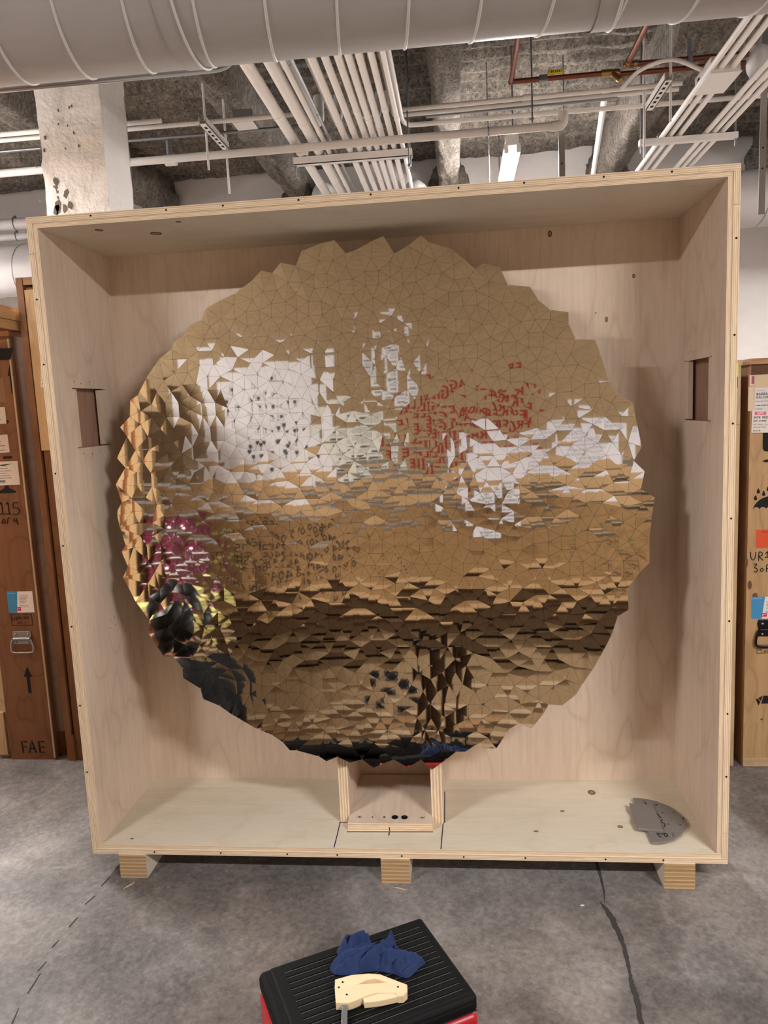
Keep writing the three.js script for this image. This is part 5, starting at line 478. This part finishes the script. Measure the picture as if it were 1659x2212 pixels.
// ------------------------------------------------------------------ the person crouching left of the camera, seen in the mirror
{
  const iso = (bones, res, lo, hi, k, uvs) => { const S = Math.max(hi[0] - lo[0], hi[1] - lo[1], hi[2] - lo[2]) / 2, C = [0, 1, 2].map((i) => (lo[i] + hi[i]) / 2), mc = new MarchingCubes(res, M.skin, false, false, 120000); mc.isolation = 0; const half = res / 2;
    const sd = bones.map(([a, b, ra, rb]) => ({ a, d: [b[0] - a[0], b[1] - a[1], b[2] - a[2]], ra, rb, l: (b[0] - a[0]) ** 2 + (b[1] - a[1]) ** 2 + (b[2] - a[2]) ** 2 + 1e-9 }));
    for (let z = 0; z < res; z++) for (let y = 0; y < res; y++) for (let x = 0; x < res; x++) { const p = [(x - half) / half * S + C[0], (y - half) / half * S + C[1], (z - half) / half * S + C[2]]; let m = 0; for (const q of sd) { const e = [p[0] - q.a[0], p[1] - q.a[1], p[2] - q.a[2]], t = clamp((e[0] * q.d[0] + e[1] * q.d[1] + e[2] * q.d[2]) / q.l), dd = Math.hypot(e[0] - q.d[0] * t, e[1] - q.d[1] * t, e[2] - q.d[2] * t) - (q.ra + (q.rb - q.ra) * t); m += Math.exp(-Math.min(60, dd * k)); } mc.field[x + y * res + z * res * res] = m > 1e-24 ? Math.log(m) / k : -0.6; }
    mc.update(); const n = mc.count, pos = mc.positionArray.slice(0, n * 3), nor = mc.normalArray.slice(0, n * 3); for (let i = 0; i < n * 3; i++) pos[i] = pos[i] * S + C[i % 3]; const g = new THREE.BufferGeometry(); g.setAttribute('position', new THREE.BufferAttribute(pos, 3)); g.setAttribute('normal', new THREE.BufferAttribute(nor, 3)); g.setAttribute('uv', new THREE.BufferAttribute(new Float32Array(n * 2), 2)); return g; };
  const t = thing('person', 'person in black shirt and dark blue jeans crouching left of the camera, in the mirror', 'person', [-0.98, 0, 2.3], 2.7);
  const hip = [[-0.09, 0.27, 0.1], [0.09, 0.27, 0.1]], knee = [[-0.17, 0.50, -0.27], [0.17, 0.46, -0.28]], ank = [[-0.15, 0.09, -0.03], [0.15, 0.09, -0.03]], sh = [[-0.19, 0.80, -0.08], [0.19, 0.80, -0.08]], el = [[-0.27, 0.60, -0.25], [0.27, 0.58, -0.25]], wr = [[-0.17, 0.60, -0.45], [0.13, 0.57, -0.46]];
  const torso = [[[0, 0.32, 0.08], [0, 0.55, 0.03], 0.135, 0.13], [[0, 0.55, 0.03], [0, 0.74, -0.05], 0.13, 0.145], [[-0.13, 0.79, -0.07], [0.13, 0.79, -0.07], 0.075, 0.075], [[0, 0.8, -0.07], [0, 0.9, -0.1], 0.058, 0.052]], arms = [0, 1].flatMap((i) => [[sh[i], el[i], 0.053, 0.042], [el[i], wr[i], 0.04, 0.027]]), legs = [0, 1].flatMap((i) => [[hip[i], knee[i], 0.095, 0.062], [knee[i], ank[i], 0.06, 0.042], [ank[i], [ank[i][0] * 1.15, 0.045, -0.21], 0.045, 0.034]]);
  const headC = [0, 1.0, -0.14], head = [[[0, 1.03, -0.115], [0, 0.985, -0.15], 0.088, 0.078], [[0, 0.945, -0.175], [0, 0.955, -0.16], 0.052, 0.06], [[0, 1.0, -0.225], [0, 0.975, -0.238], 0.012, 0.018], [[0, 0.951, -0.222], [0, 0.95, -0.221], 0.014, 0.014], [[-0.088, 0.995, -0.12], [-0.09, 0.97, -0.125], 0.014, 0.01], [[0.088, 0.995, -0.12], [0.09, 0.97, -0.125], 0.014, 0.01], [[-0.034, 1.006, -0.214], [0.034, 1.006, -0.214], 0.012, 0.012]];
  const body = part('body', new THREE.BufferGeometry(), M.skin, t); const hands = [0, 1].map((i) => { const w = wr[i], s = i ? 1 : -1, B = [[w, [w[0] + s * 0.0, w[1] - 0.015, w[2] - 0.06], 0.026, 0.03]]; [-0.027, -0.009, 0.009, 0.026].forEach((o, k) => { const r = 0.0088 - (k === 3 ? 0.0012 : 0), L = [0.036, 0.042, 0.039, 0.03][k], x = w[0] - s * o, a = [x, w[1] - 0.018, w[2] - 0.085], b = [x, w[1] - 0.03, w[2] - 0.085 - L], c = [x, w[1] - 0.055, w[2] - 0.085 - L * 1.3], d = [x, w[1] - 0.078, w[2] - 0.085 - L * 1.1]; B.push([[x * 0.6 + w[0] * 0.4, w[1] - 0.01, w[2] - 0.03], a, 0.012, r + 0.001], [a, b, r + 0.001, r], [b, c, r, r - 0.0005], [c, d, r - 0.0005, r - 0.0015]); }); const th = [w[0] - s * 0.03, w[1] - 0.02, w[2] - 0.035]; B.push([th, [th[0] - s * 0.025, th[1] - 0.02, th[2] - 0.03], 0.013, 0.011], [[th[0] - s * 0.025, th[1] - 0.02, th[2] - 0.03], [th[0] - s * 0.022, th[1] - 0.04, th[2] - 0.058], 0.011, 0.009]); return iso(B, 72, [w[0] - 0.11, w[1] - 0.13, w[2] - 0.17], [w[0] + 0.11, w[1] + 0.09, w[2] + 0.05], 220); });
  body.geometry = merge([iso([...torso, ...arms, ...legs], 84, [-0.42, -0.02, -0.55], [0.42, 1.0, 0.45], 45), iso(head, 64, [-0.16, 0.84, -0.3], [0.16, 1.16, 0.02], 90), ...hands]);
  const fat = (l, d) => l.map(([a, b, ra, rb]) => [a, b, ra + d, rb + d]);
  part('shirt', iso([...fat(torso.slice(0, 3), 0.014), ...[0, 1].map((i) => [sh[i], [sh[i][0] * 0.35 + el[i][0] * 0.65, sh[i][1] * 0.35 + el[i][1] * 0.65, sh[i][2] * 0.35 + el[i][2] * 0.65], 0.068, 0.06])], 76, [-0.36, 0.2, -0.36], [0.36, 0.95, 0.36], 55), M.shirt, t, 'black short-sleeved shirt'); part('jeans', iso([[[-0.06, 0.3, 0.11], [0.06, 0.3, 0.11], 0.135, 0.135], ...[0, 1].flatMap((i) => [[hip[i], knee[i], 0.108, 0.074], [knee[i], [ank[i][0], 0.12, ank[i][2]], 0.072, 0.056]])], 80, [-0.36, 0.02, -0.42], [0.36, 0.72, 0.34], 60), M.jeans, t, 'dark blue jeans');
  part('shoe', iso([0, 1].flatMap((i) => [[[ank[i][0], 0.045, 0.0], [ank[i][0] * 1.15, 0.042, -0.2], 0.044, 0.042], [[ank[i][0], 0.04, 0.02], [ank[i][0], 0.09, -0.03], 0.042, 0.05]]), 72, [-0.3, -0.02, -0.34], [0.3, 0.3, 0.2], 90), M.black, t);
  part('hair', iso([[[0, 1.055, -0.1], [0, 1.03, -0.075], 0.088, 0.09], [[0, 0.99, -0.06], [0, 0.96, -0.065], 0.07, 0.05], [[-0.03, 1.085, -0.165], [0.03, 1.085, -0.165], 0.04, 0.04]], 56, [-0.16, 0.86, -0.26], [0.16, 1.18, 0.06], 90), M.hair, t);
  for (const s of [-1, 1]) { const e = part('eye', new THREE.SphereGeometry(0.011, 14, 10).translate(s * 0.032, 0.992, -0.218), M.white, t); part('iris', new THREE.SphereGeometry(0.0055, 10, 8).translate(s * 0.032, 0.991, -0.2265), M.ink, e); } part('lips', tubePath([[-0.02, 0.952, -0.229], [0, 0.949, -0.236], [0.02, 0.952, -0.229]], 0.004, 16, 8), M.lips, t);
}
renderer.render(scene, camera);
